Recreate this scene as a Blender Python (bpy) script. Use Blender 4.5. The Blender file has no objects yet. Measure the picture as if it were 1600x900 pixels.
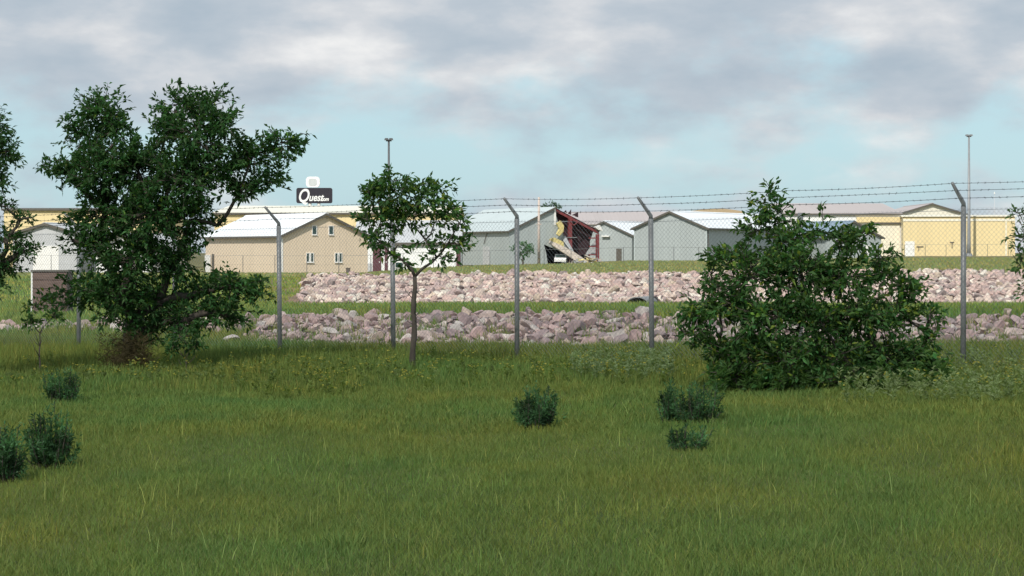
import bpy, math, random
import numpy as np
from mathutils import Vector, Matrix

R = math.radians
random.seed(7)
rng = np.random.default_rng(11)
scene = bpy.context.scene
COL = scene.collection

# ------------------------------------------------------------------ camera
F = 3500.0          # focal length in photo pixels (1600 wide)
HY = 395.0          # eye level in photo pixels
cam_d = bpy.data.cameras.new('camera')
cam_d.sensor_width = 36.0
cam_d.lens = 36.0 * F / 1600.0
cam_d.shift_y = -(450.0 - HY) / 1600.0
cam_d.clip_start = 0.1
cam_d.clip_end = 30000
cam = bpy.data.objects.new('camera', cam_d)
cam.location = (0, 0, 0)
cam.rotation_euler = (R(90), 0, 0)
COL.objects.link(cam)
scene.camera = cam

# ------------------------------------------------------------------ light
SUN_EL, SUN_AZ = R(43), R(-160)      # azimuth from +Y towards +X: behind the camera, to the left
sd = Vector((math.sin(SUN_AZ) * math.cos(SUN_EL), math.cos(SUN_AZ) * math.cos(SUN_EL), math.sin(SUN_EL)))
sun_l = bpy.data.lights.new('sun', 'SUN')
sun_l.energy = 3.6
sun_l.angle = R(0.53)
sun_l.color = (1.0, 0.95, 0.87)
sun = bpy.data.objects.new('sun', sun_l)
sun.rotation_euler = (-sd).to_track_quat('-Z', 'Y').to_euler()
COL.objects.link(sun)

world = bpy.data.worlds.new('World')
scene.world = world
world.use_nodes = True
nt = world.node_tree
nt.nodes.clear()
N = nt.nodes.new
Lk = nt.links.new
out = N('ShaderNodeOutputWorld')
sky = N('ShaderNodeTexSky')
sky.sky_type = 'NISHITA'
sky.sun_disc = False
sky.sun_elevation = SUN_EL
sky.sun_rotation = SUN_AZ
sky.air_density = 1.0
sky.dust_density = 1.0
sky.ozone_density = 2.0
bg_sky = N('ShaderNodeBackground'); bg_sky.inputs[1].default_value = 0.105
Lk(sky.outputs[0], bg_sky.inputs[0])
geo = N('ShaderNodeTexCoord')
sep = N('ShaderNodeSeparateXYZ'); Lk(geo.outputs['Generated'], sep.inputs[0])
def cloudnoise(scale, zs, detail, off, rough=0.55, dist=0.0):
    m = N('ShaderNodeMapping'); m.inputs['Scale'].default_value = (1, 1, zs); m.inputs['Location'].default_value = off
    Lk(geo.outputs['Generated'], m.inputs[0])
    n = N('ShaderNodeTexNoise'); n.inputs['Scale'].default_value = scale; n.inputs['Detail'].default_value = detail
    n.inputs['Roughness'].default_value = rough; n.inputs['Distortion'].default_value = dist
    Lk(m.outputs[0], n.inputs['Vector'])
    return n.outputs['Fac']
def wmath(op, a, b=None, c=None, clamp=False):
    m = N('ShaderNodeMath'); m.operation = op; m.use_clamp = clamp
    for i, v in enumerate((a, b, c)):
        if v is None: continue
        if isinstance(v, (int, float)): m.inputs[i].default_value = v
        else: Lk(v, m.inputs[i])
    return m.outputs[0]
def wramp(fac, stops):
    r = N('ShaderNodeValToRGB')
    el = r.color_ramp.elements
    while len(el) > 1: el.remove(el[-1])
    el[0].position, el[0].color = stops[0][0], stops[0][1]
    for p, c in stops[1:]:
        e = el.new(p); e.color = c
    Lk(fac, r.inputs[0])
    return r.outputs[0]
CL_OFF = (0.35, 0.1, 0.2)
n1 = cloudnoise(12.0, 1.9, 9, CL_OFF, 0.55, 0.0)
n2 = cloudnoise(30.0, 2.0, 6, (0.8, 0.2, 0.1), 0.5)
# cover rises with height above the horizon
g = lambda v: (v, v, v, 1)
cover = wramp(wmath('MULTIPLY', sep.outputs[2], 5.0), [(0.0, g(0.62)), (0.08, g(0.57)), (0.15, g(0.47)), (0.22, g(0.46)), (0.30, g(0.58)), (0.40, g(0.68)), (0.55, g(0.74)), (1.0, g(0.60))])
mix = wmath('ADD', wmath('MULTIPLY', n1, 0.75), wmath('MULTIPLY', n2, 0.25))
dens = wmath('SUBTRACT', wmath('ADD', mix, cover), 0.94)
mask = wmath('MULTIPLY', dens, 4.2, clamp=True)
sm = N('ShaderNodeMapRange'); sm.interpolation_type = 'SMOOTHSTEP'; Lk(mask, sm.inputs[0])
mask = wmath('MULTIPLY', sm.outputs[0], 0.90)
n3 = cloudnoise(14.0, 2.4, 8, (0.3, 0.6, 0.25), 0.52, 0.0)
ccol = wramp(n3, [(0.34, (0.38, 0.44, 0.51, 1)), (0.48, (0.47, 0.51, 0.565, 1)), (0.58, (0.61, 0.615, 0.64, 1)), (0.70, (0.82, 0.80, 0.79, 1))])
bg_c = N('ShaderNodeBackground'); bg_c.inputs[1].default_value = 0.96
Lk(ccol, bg_c.inputs[0])
# thin veil of vapour that whitens and blues the gap between clouds
veil = N('ShaderNodeBackground'); veil.inputs[0].default_value = (0.41, 0.625, 0.715, 1); veil.inputs[1].default_value = 1.0
ms0 = N('ShaderNodeMixShader'); ms0.inputs[0].default_value = 0.72
Lk(bg_sky.outputs[0], ms0.inputs[1]); Lk(veil.outputs[0], ms0.inputs[2])
ms = N('ShaderNodeMixShader'); Lk(mask, ms.inputs[0]); Lk(ms0.outputs[0], ms.inputs[1]); Lk(bg_c.outputs[0], ms.inputs[2])
Lk(ms.outputs[0], out.inputs[0])

vs = scene.view_settings
vs.view_transform = 'Standard'; vs.look = 'None'; vs.gamma = 1.0; vs.exposure = 0.22
vs.use_curve_mapping = False
try:
    scene.cycles.transparent_max_bounces = 8
    scene.cycles.max_bounces = 5
except Exception:
    pass

# ------------------------------------------------------------------ helpers
def tag(o, label=None, cat=None, group=None, kind=None):
    if label: o['label'] = label
    if cat: o['category'] = cat
    if group: o['group'] = group
    if kind: o['kind'] = kind
    return o

def empty(name, loc, rz=0.0):
    o = bpy.data.objects.new(name, None); o.empty_display_size = 0.3
    o.location = loc; o.rotation_euler = (0, 0, rz)
    COL.objects.link(o); return o

def link_mesh(name, me, mat, parent=None, loc=None, rz=None):
    if mat is not None: me.materials.append(mat)
    o = bpy.data.objects.new(name, me)
    if loc is not None: o.location = loc
    if rz is not None: o.rotation_euler = (0, 0, rz)
    COL.objects.link(o)
    if parent is not None: o.parent = parent
    return o

def np_mesh(name, verts, faces_list, tint=None, smooth=False):
    """verts (N,3); faces_list: list of (M,k) int arrays"""
    me = bpy.data.meshes.new(name)
    verts = np.asarray(verts, dtype=np.float32)
    me.vertices.add(len(verts)); me.vertices.foreach_set('co', verts.ravel())
    loops = np.concatenate([np.asarray(f).ravel() for f in faces_list]).astype(np.int32)
    tot = np.concatenate([np.full(len(f), f.shape[1]) for f in faces_list]).astype(np.int32)
    start = np.concatenate([[0], np.cumsum(tot)[:-1]]).astype(np.int32)
    me.loops.add(len(loops)); me.loops.foreach_set('vertex_index', loops)
    me.polygons.add(len(tot)); me.polygons.foreach_set('loop_start', start); me.polygons.foreach_set('loop_total', tot)
    if tint is not None:
        a = me.color_attributes.new('tint', 'FLOAT_COLOR', 'POINT')
        c = np.ones((len(verts), 4), dtype=np.float32); c[:, :3] = tint
        a.data.foreach_set('color', c.ravel())
    me.update(calc_edges=True)
    me.polygons.foreach_set('use_smooth', np.full(len(tot), smooth))
    me.validate()
    return me

class MB:
    def __init__(s): s.v = []; s.f = []
    def box(s, x0, x1, y0, y1, z0, z1):
        b = len(s.v)
        for z in (z0, z1):
            s.v += [(x0, y0, z), (x1, y0, z), (x1, y1, z), (x0, y1, z)]
        s.f += [tuple(b + i for i in q) for q in ((3, 2, 1, 0), (4, 5, 6, 7), (0, 1, 5, 4), (1, 2, 6, 5), (2, 3, 7, 6), (3, 0, 4, 7))]
        return s
    def prism(s, poly, y0, y1):
        """polygon in x,z extruded along y"""
        b = len(s.v); n = len(poly)
        s.v += [(x, y0, z) for x, z in poly] + [(x, y1, z) for x, z in poly]
        s.f.append(tuple(range(b, b + n))); s.f.append(tuple(reversed(range(b + n, b + 2 * n))))
        for i in range(n):
            j = (i + 1) % n
            s.f.append((b + i, b + n + i, b + n + j, b + j))
        return s
    def quad3(s, p, th):
        """a bent sheet: list of 3D points outline (planar-ish quad), thickened along its normal"""
        p = [Vector(q) for q in p]
        n = (p[1] - p[0]).cross(p[2] - p[0]).normalized() * th
        b = len(s.v); k = len(p)
        s.v += [tuple(q) for q in p] + [tuple(q + n) for q in p]
        s.f.append(tuple(reversed(range(b, b + k)))); s.f.append(tuple(range(b + k, b + 2 * k)))
        for i in range(k):
            j = (i + 1) % k
            s.f.append((b + i, b + j, b + k + j, b + k + i))
        return s
    def tube(s, pts, rad, n=6, cap=True):
        pts = [Vector(p) for p in pts]
        if not hasattr(rad, '__len__'): rad = [rad] * len(pts)
        b = len(s.v)
        prev = None
        for i, p in enumerate(pts):
            d = (pts[min(i + 1, len(pts) - 1)] - pts[max(i - 1, 0)])
            d = d.normalized() if d.length > 1e-9 else Vector((0, 0, 1))
            if prev is None:
                a = d.orthogonal().normalized()
            else:
                a = (prev - d * prev.dot(d))
                a = a.normalized() if a.length > 1e-6 else d.orthogonal().normalized()
            prev = a
            c = d.cross(a)
            for k in range(n):
                t = 2 * math.pi * k / n
                s.v.append(tuple(p + (a * math.cos(t) + c * math.sin(t)) * rad[i]))
        for i in range(len(pts) - 1):
            for k in range(n):
                k2 = (k + 1) % n
                s.f.append((b + i * n + k, b + i * n + k2, b + (i + 1) * n + k2, b + (i + 1) * n + k))
        if cap:
            s.f.append(tuple(b + k for k in reversed(range(n))))
            s.f.append(tuple(b + (len(pts) - 1) * n + k for k in range(n)))
        return s
    def build(s, name, mat, parent=None, smooth=False, loc=None, rz=None):
        me = bpy.data.meshes.new(name); me.from_pydata(s.v, [], s.f)
        if smooth:
            me.polygons.foreach_set('use_smooth', [True] * len(me.polygons))
        me.update()
        return link_mesh(name, me, mat, parent, loc, rz)

# ------------------------------------------------------------------ materials
def mat_new(name):
    m = bpy.data.materials.new(name); m.use_nodes = True
    t = m.node_tree; t.nodes.clear()
    o = t.nodes.new('ShaderNodeOutputMaterial')
    p = t.nodes.new('ShaderNodeBsdfPrincipled')
    t.links.new(p.outputs[0], o.inputs[0])
    return m, t, p, o

def mat_plain(name, col, rough=0.6, metal=0.0, var=0.08, vscale=1.5, bump=0.0, bscale=20.0, streak=None, spec=0.5):
    m, t, p, o = mat_new(name)
    n, l = t.nodes.new, t.links.new
    tc = n('ShaderNodeTexCoord')
    mp = n('ShaderNodeMapping'); l(tc.outputs['Object'], mp.inputs[0])
    if streak: mp.inputs['Scale'].default_value = streak
    nz = n('ShaderNodeTexNoise'); nz.inputs['Scale'].default_value = vscale; nz.inputs['Detail'].default_value = 6
    l(mp.outputs[0], nz.inputs['Vector'])
    r = n('ShaderNodeValToRGB')
    r.color_ramp.elements[0].position = 0.3; r.color_ramp.elements[1].position = 0.7
    r.color_ramp.elements[0].color = tuple(c * (1 - var) for c in col) + (1,)
    r.color_ramp.elements[1].color = tuple(min(1, c * (1 + var)) for c in col) + (1,)
    l(nz.outputs['Fac'], r.inputs[0]); l(r.outputs[0], p.inputs['Base Color'])
    p.inputs['Roughness'].default_value = rough; p.inputs['Metallic'].default_value = metal
    p.inputs['Specular IOR Level'].default_value = spec
    if bump > 0:
        nb = n('ShaderNodeTexNoise'); nb.inputs['Scale'].default_value = bscale; l(tc.outputs['Object'], nb.inputs['Vector'])
        bp = n('ShaderNodeBump'); bp.inputs['Strength'].default_value = bump; l(nb.outputs['Fac'], bp.inputs['Height']); l(bp.outputs[0], p.inputs['Normal'])
    return m

def mat_metal_sheet(name, col, rib=0.9, var=0.08, rough=0.55, axis='XY', dirt=0.12):
    """painted steel sheeting: vertical ribs as bump, faint panel-to-panel colour change, weather streaks"""
    m, t, p, o = mat_new(name)
    n, l = t.nodes.new, t.links.new
    tc = n('ShaderNodeTexCoord'); sp = n('ShaderNodeSeparateXYZ'); l(tc.outputs['Object'], sp.inputs[0])
    def M(op, a, b=None):
        q = n('ShaderNodeMath'); q.operation = op
        for i, v in enumerate((a, b)):
            if v is None: continue
            if isinstance(v, (int, float)): q.inputs[i].default_value = v
            else: l(v, q.inputs[i])
        return q.outputs[0]
    s_ = sp.outputs[0] if axis == 'X' else sp.outputs[1] if axis == 'Y' else M('ADD', sp.outputs[0], sp.outputs[1])
    ph = M('FRACT', M('DIVIDE', s_, rib))
    ribm = M('LESS_THAN', ph, 0.12)
    cell = M('FLOOR', M('DIVIDE', s_, rib * 2))
    wn = n('ShaderNodeTexWhiteNoise'); wn.noise_dimensions = '1D'; l(cell, wn.inputs['W'])
    mp = n('ShaderNodeMapping'); mp.inputs['Scale'].default_value = (1.5, 1.5, 0.25); l(tc.outputs['Object'], mp.inputs[0])
    nz = n('ShaderNodeTexNoise'); nz.inputs['Scale'].default_value = 1.2; nz.inputs['Detail'].default_value = 8; l(mp.outputs[0], nz.inputs['Vector'])
    v = M('ADD', M('MULTIPLY', M('SUBTRACT', wn.outputs['Value'], 0.5), var), M('MULTIPLY', M('SUBTRACT', nz.outputs['Fac'], 0.5), dirt * 2))
    v = M('SUBTRACT', M('ADD', v, 1.0), M('MULTIPLY', ribm, 0.06))
    mx = n('ShaderNodeVectorMath'); mx.operation = 'SCALE'; mx.inputs[0].default_value = col; l(v, mx.inputs['Scale'])
    l(mx.outputs[0], p.inputs['Base Color'])
    p.inputs['Roughness'].default_value = rough
    bp = n('ShaderNodeBump'); bp.inputs['Strength'].default_value = 0.35; bp.inputs['Distance'].default_value = 0.03
    l(ribm, bp.inputs['Height']); l(bp.outputs[0], p.inputs['Normal'])
    return m

def mat_leaf(name, col, trans=0.35, var=0.0, rough=0.5):
    m, t, p, o = mat_new(name)
    n, l = t.nodes.new, t.links.new
    at = n('ShaderNodeAttribute'); at.attribute_name = 'tint'
    mx = n('ShaderNodeVectorMath'); mx.operation = 'MULTIPLY'; mx.inputs[0].default_value = col; l(at.outputs['Color'], mx.inputs[1])
    l(mx.outputs[0], p.inputs['Base Color'])
    p.inputs['Roughness'].default_value = rough; p.inputs['Specular IOR Level'].default_value = 0.18
    tr = n('ShaderNodeBsdfTranslucent')
    m2 = n('ShaderNodeVectorMath'); m2.operation = 'MULTIPLY'; m2.inputs[1].default_value = (1.5, 1.6, 0.6); l(mx.outputs[0], m2.inputs[0])
    l(m2.outputs[0], tr.inputs[0])
    ms = n('ShaderNodeMixShader'); ms.inputs[0].default_value = trans
    l(p.outputs[0], ms.inputs[1]); l(tr.outputs[0], ms.inputs[2]); l(ms.outputs[0], o.inputs[0])
    return m

def mat_grass(name, trans=0.25):
    """blade colour = tint x broad patches of drier and greener turf, laid out in ground coordinates"""
    m, t, p, o = mat_new(name)
    n, l = t.nodes.new, t.links.new
    at = n('ShaderNodeAttribute'); at.attribute_name = 'tint'
    patch = grass_patch(t)
    mx = n('ShaderNodeVectorMath'); mx.operation = 'MULTIPLY'; l(patch, mx.inputs[0]); l(at.outputs['Color'], mx.inputs[1])
    l(mx.outputs[0], p.inputs['Base Color'])
    p.inputs['Roughness'].default_value = 0.6; p.inputs['Specular IOR Level'].default_value = 0.2
    tr = n('ShaderNodeBsdfTranslucent'); l(mx.outputs[0], tr.inputs[0])
    ms = n('ShaderNodeMixShader'); ms.inputs[0].default_value = trans
    l(p.outputs[0], ms.inputs[1]); l(tr.outputs[0], ms.inputs[2]); l(ms.outputs[0], o.inputs[0])
    return m

def grass_patch(t):
    n, l = t.nodes.new, t.links.new
    g_ = n('ShaderNodeNewGeometry')
    mp = n('ShaderNodeMapping'); mp.inputs['Scale'].default_value = (0.28, 0.16, 0.0); l(g_.outputs['Position'], mp.inputs[0])
    a = n('ShaderNodeTexNoise'); a.inputs['Scale'].default_value = 1.0; a.inputs['Detail'].default_value = 4; l(mp.outputs[0], a.inputs['Vector'])
    mp2 = n('ShaderNodeMapping'); mp2.inputs['Scale'].default_value = (1.5, 0.8, 0.0); mp2.inputs['Location'].default_value = (3, 5, 0); l(g_.outputs['Position'], mp2.inputs[0])
    b = n('ShaderNodeTexNoise'); b.inputs['Scale'].default_value = 1.0; b.inputs['Detail'].default_value = 5; l(mp2.outputs[0], b.inputs['Vector'])
    r = n('ShaderNodeValToRGB'); e = r.color_ramp.elements
    e[0].position = 0.34; e[0].color = (0.118, 0.212, 0.052, 1)
    e[1].position = 0.50; e[1].color = (0.152, 0.212, 0.048, 1)
    q = e.new(0.66); q.color = (0.180, 0.214, 0.044, 1)
    l(a.outputs['Fac'], r.inputs[0])
    r2 = n('ShaderNodeValToRGB'); e = r2.color_ramp.elements
    e[0].position = 0.35; e[0].color = (0.84, 0.88, 0.9, 1); e[1].position = 0.68; e[1].color = (1.16, 1.10, 1.02, 1)
    l(b.outputs['Fac'], r2.inputs[0])
    mx = n('ShaderNodeVectorMath'); mx.operation = 'MULTIPLY'; l(r.outputs[0], mx.inputs[0]); l(r2.outputs[0], mx.inputs[1])
    return mx.outputs[0]

M = {}
M['tan'] = mat_metal_sheet('tan_sheet', (0.70, 0.575, 0.435), 0.9, 0.03, dirt=0.05)
M['white_sheet'] = mat_metal_sheet('white_sheet', (0.80, 0.81, 0.80), 0.9, 0.03, dirt=0.04)
M['white_roof'] = mat_metal_sheet('white_roof', (0.80, 0.82, 0.84), 0.6, 0.03, 0.4, 'Y', 0.05)
M['grey_sheet'] = mat_metal_sheet('grey_sheet', (0.37, 0.41, 0.41), 0.9, 0.05, dirt=0.10)
M['grey_roof'] = mat_metal_sheet('grey_roof', (0.50, 0.56, 0.56), 0.6, 0.05, 0.4, 'Y', 0.10)
M['lgrey_sheet'] = mat_metal_sheet('lgrey_sheet', (0.47, 0.48, 0.49), 0.9, 0.04, dirt=0.06)
M['blue_roof'] = mat_metal_sheet('blue_roof', (0.20, 0.27, 0.34), 0.6, 0.05, 0.35, 'Y', 0.10)
M['pink_roof'] = mat_metal_sheet('pink_roof', (0.44, 0.385, 0.37), 0.8, 0.04, 0.6, 'X', 0.06)
M['yellow'] = mat_metal_sheet('yellow_sheet', (0.74, 0.60, 0.33), 1.2, 0.05, dirt=0.05)
M['cream'] = mat_metal_sheet('cream_sheet', (0.78, 0.74, 0.62), 1.2, 0.03, dirt=0.05)
M['dark_trim'] = mat_plain('dark_trim', (0.10, 0.09, 0.075), 0.6)
M['white_trim'] = mat_plain('white_trim', (0.78, 0.77, 0.74), 0.5, var=0.03)
M['glass'] = mat_plain('window_glass', (0.03, 0.06, 0.055), 0.12)
M['maroon'] = mat_plain('maroon_paint', (0.10, 0.035, 0.045), 0.55)
M['red_steel'] = mat_plain('red_primer_steel', (0.19, 0.040, 0.042), 0.6, var=0.2, vscale=3)
M['dark_sheet_and_shade'] = mat_plain('dark_sheet_and_shade', (0.050, 0.026, 0.032), 0.9, var=0.3, vscale=1.0)  # near-black colour that paints in the hangar's inner shade; also colours the bent flashing
M['insulation'] = mat_plain('insulation', (0.62, 0.52, 0.22), 0.95, var=0.2, vscale=2.5, bump=0.6, bscale=6)
M['board'] = mat_plain('broken_board', (0.50, 0.43, 0.36), 0.9, var=0.25, vscale=2)
M['galv'] = mat_plain('galvanised_steel', (0.245, 0.25, 0.25), 0.5, 0.25, var=0.15, vscale=6)
M['wire'] = mat_plain('fence_wire', (0.20, 0.22, 0.24), 0.5, 0.4, var=0.1)
M['barb'] = mat_plain('barbed_wire_steel', (0.09, 0.10, 0.11), 0.6, 0.2, var=0.1)
M['pole_dark'] = mat_plain('mast_steel', (0.10, 0.105, 0.11), 0.5, 0.2)
M['pole_grey'] = mat_plain('grey_mast', (0.24, 0.25, 0.26), 0.5, 0.2)
M['wood_pole'] = mat_plain('pale_pole', (0.50, 0.42, 0.37), 0.8, streak=(3, 3, 0.3))
M['sign_black'] = mat_plain('sign_face_black', (0.022, 0.018, 0.028), 0.4)
M['sign_white'] = mat_plain('sign_white', (0.85, 0.85, 0.84), 0.4, var=0.02)
M['sign_grey'] = mat_plain('sign_grey', (0.55, 0.58, 0.58), 0.4, var=0.05)
M['brown_box'] = mat_plain('brown_boards', (0.13, 0.085, 0.07), 0.8, var=0.3, vscale=2.5, streak=(1, 1, 4))
M['bark'] = mat_plain('bark', (0.075, 0.062, 0.05), 0.9, var=0.35, vscale=14, bump=0.6, bscale=40, streak=(1, 1, 0.3))
M['car_white'] = mat_plain('white_paint', (0.80, 0.80, 0.80), 0.3, var=0.02)
M['rubber'] = mat_plain('black_rubber', (0.02, 0.02, 0.02), 0.8)
M['leaf'] = mat_leaf('leaf', (0.046, 0.112, 0.034), 0.30)
M['leaf_bush'] = mat_leaf('leaf_bush', (0.060, 0.132, 0.040), 0.34)
M['leaf_blue'] = mat_leaf('leaf_blue', (0.074, 0.168, 0.072), 0.3)
M['weed'] = mat_leaf('weed_leaf', (0.14, 0.19, 0.09), 0.35)
M['petal'] = mat_leaf('petal', (0.42, 0.38, 0.09), 0.4)
M['grass'] = mat_grass('grass_blades')

# rock material
def mat_rock():
    m, t, p, o = mat_new('quartzite')
    n, l = t.nodes.new, t.links.new
    at = n('ShaderNodeAttribute'); at.attribute_name = 'tint'
    g_ = n('ShaderNodeNewGeometry')
    nz = n('ShaderNodeTexNoise'); nz.inputs['Scale'].default_value = 7; nz.inputs['Detail'].default_value = 8; l(g_.outputs['Position'], nz.inputs['Vector'])
    r = n('ShaderNodeValToRGB'); r.color_ramp.elements[0].position = 0.3; r.color_ramp.elements[1].position = 0.72
    r.color_ramp.elements[0].color = (0.72, 0.70, 0.72, 1); r.color_ramp.elements[1].color = (1.2, 1.17, 1.15, 1)
    l(nz.outputs['Fac'], r.inputs[0])
    mx = n('ShaderNodeVectorMath'); mx.operation = 'MULTIPLY'; l(r.outputs[0], mx.inputs[0]); l(at.outputs['Color'], mx.inputs[1])
    l(mx.outputs[0], p.inputs['Base Color']); p.inputs['Roughness'].default_value = 0.85
    bp = n('ShaderNodeBump'); bp.inputs['Strength'].default_value = 0.5; bp.inputs['Distance'].default_value = 0.05
    l(nz.outputs['Fac'], bp.inputs['Height']); l(bp.outputs[0], p.inputs['Normal'])
    return m
M['rock'] = mat_rock()

# ------------------------------------------------------------------ terrain
def at(px, D): return (px - 800.0) / F * D
def zat(py, D): return (HY - py) / F * D

def interp(x, xs, ys): return np.interp(x, xs, ys)

def base_y(px): return interp(px, [-400, 0, 568, 640, 720, 870, 990, 1100, 1400, 1600, 2100], [428, 427, 428, 421, 416, 413, 408, 408, 400.5, 400, 400])
def base_D(px): return interp(px, [-400, 0, 568, 640, 720, 870, 990, 1100, 1400, 1600, 2100], [250, 250, 250, 272, 290, 296, 316, 318, 380, 380, 380])

def height(X, Y):
    X = np.asarray(X, float); Y = np.asarray(Y, float)
    Yp = np.maximum(Y, 60.0)
    px = np.clip(800 + F * X / Yp, -400, 2100)
    Xc = np.clip(X, -22, 24)
    zn = -1.90 + 0.014 * np.clip(X, -16, 16)
    Yc = interp(X, [-30, -14, -6, 0, 6, 20], [58, 52.5, 47.5, 43.5, 42, 41.5])
    zt = interp(X, [-30, -16, -7, -3, 30], [-2.75, -2.65, -2.22, -2.03, -2.01])
    Db = base_D(px); zb = -(base_y(px) - HY) / F * Db
    yr = interp(px, [-400, 480, 700, 1000, 1400, 2100], [434, 434, 431, 429, 426, 426])
    zr = -(yr - HY) / F * 170
    ky = [np.full_like(X, -9000.), Yc, Yc + 4, Yc + 8, Yc + 12, Yc + 27, Yc + 31, np.full_like(X, 128.), np.full_like(X, 135.), np.full_like(X, 170.), np.full_like(X, 176.), Db, Db + 120, np.full_like(X, 20000.)]
    kz = [zn, zn, zn - .75, np.full_like(X, -3.2), np.full_like(X, -3.15), zt, zt - .06, np.full_like(X, -3.05), np.full_like(X, -3.12), zr, zr + 0.02, zb, zb, zb]
    z = kz[0].copy()
    for i in range(len(ky) - 1):
        t = np.clip((Y - ky[i]) / np.maximum(ky[i + 1] - ky[i], 1e-3), 0, 1)
        t = np.where(i in (2, 4), t, t * t * (3 - 2 * t)) if i in (1, 4, 5) else t
        seg = kz[i] + (kz[i + 1] - kz[i]) * t
        z = np.where(Y >= ky[i], seg, z)
    # small undulation of the turf
    z = z + 0.03 * np.sin(X * 0.9 + 1.3) * np.sin(Y * 0.45) + 0.02 * np.sin(X * 2.3 + Y * 0.8)
    return z
def hz(X, Y): return float(height(np.array([X]), np.array([Y]))[0])

ys = np.concatenate([[-6000, -2000, -600, -200, -80, -30, -10, 0], np.linspace(6, 44, 60), np.linspace(44.5, 84, 90), np.linspace(86, 180, 90), np.linspace(184, 400, 60), np.geomspace(420, 16000, 30)])
ts = np.linspace(-1, 1, 171)
YY, TT = np.meshgrid(ys, ts, indexing='ij')
XX = TT * (np.abs(YY) * 0.55 + 30)
ZZ = height(XX, YY)
nr, nc = YY.shape
vv = np.stack([XX, YY, ZZ], -1).reshape(-1, 3)
ii = (np.arange(nr - 1)[:, None] * nc + np.arange(nc - 1)[None]).ravel()
ff = np.stack([ii, ii + 1, ii + nc + 1, ii + nc], 1)
pxs = 800 + F * XX / np.maximum(YY, 20)
# soil colour per zone (what grows or lies there)
turf = np.array([0.085, 0.105, 0.032]); lush = np.array([0.068, 0.098, 0.034]); dry = np.array([0.165, 0.155, 0.075])
soil = np.array([0.21, 0.15, 0.10]); gravel = np.array([0.36, 0.31, 0.27]); rockbed = np.array([0.16, 0.12, 0.115])
colr = np.zeros(vv.shape).reshape(nr, nc, 3)
YcG = interp(XX, [-30, -14, -6, 0, 6, 20], [58, 52.5, 47.5, 43.5, 42, 41.5])
colr[:] = turf
colr[(YY > YcG + 8) & (pxs > 385)] = rockbed
colr[(YY > YcG + 8) & (pxs <= 385)] = lush
colr[YY > YcG + 28] = lush
colr[(YY > 100)] = lush
rb = (YY > 134) & (YY < 171) & (pxs > 478 + (YY - 135) * -0.2)
colr[(YY > 120) & (pxs <= 900)] = lush
colr[(YY > 134) & (YY < 171) & (pxs <= 500) & (pxs > 430)] = soil
colr[(YY > 118) & (YY < 134) & (pxs > 1380)] = gravel
colr[rb] = rockbed
colr[YY > 171] = dry
colr[(YY > 171) & (YY < 182) & (pxs > 500)] = soil * 1.0
colr[(YY > 176) & (YY < 205) & (pxs < 520) & (pxs > 380)] = gravel
colr[YY > 420] = dry * 0.8
gm = np_mesh('ground', vv, [ff], colr.reshape(-1, 3), True)
m, t, p, o = mat_new('ground_cover')
n_, l_ = t.nodes.new, t.links.new
ga = n_('ShaderNodeAttribute'); ga.attribute_name = 'tint'
gg = n_('ShaderNodeNewGeometry')
gz = n_('ShaderNodeTexNoise'); gz.inputs['Scale'].default_value = 0.35; gz.inputs['Detail'].default_value = 10; gz.inputs['Roughness'].default_value = 0.65
l_(gg.outputs['Position'], gz.inputs['Vector'])
gr = n_('ShaderNodeValToRGB'); gr.color_ramp.elements[0].position = 0.3; gr.color_ramp.elements[1].position = 0.7
gr.color_ramp.elements[0].color = (0.66, 0.78, 0.7, 1); gr.color_ramp.elements[1].color = (1.35, 1.22, 1.2, 1)
l_(gz.outputs['Fac'], gr.inputs[0])
gx = n_('ShaderNodeVectorMath'); gx.operation = 'MULTIPLY'; l_(ga.outputs['Color'], gx.inputs[0]); l_(gr.outputs[0], gx.inputs[1])
l_(gx.outputs[0], p.inputs['Base Color']); p.inputs['Roughness'].default_value = 0.95; p.inputs['Specular IOR Level'].default_value = 0.1
M['ground'] = m
tag(link_mesh('ground', gm, m), kind='structure')

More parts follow.
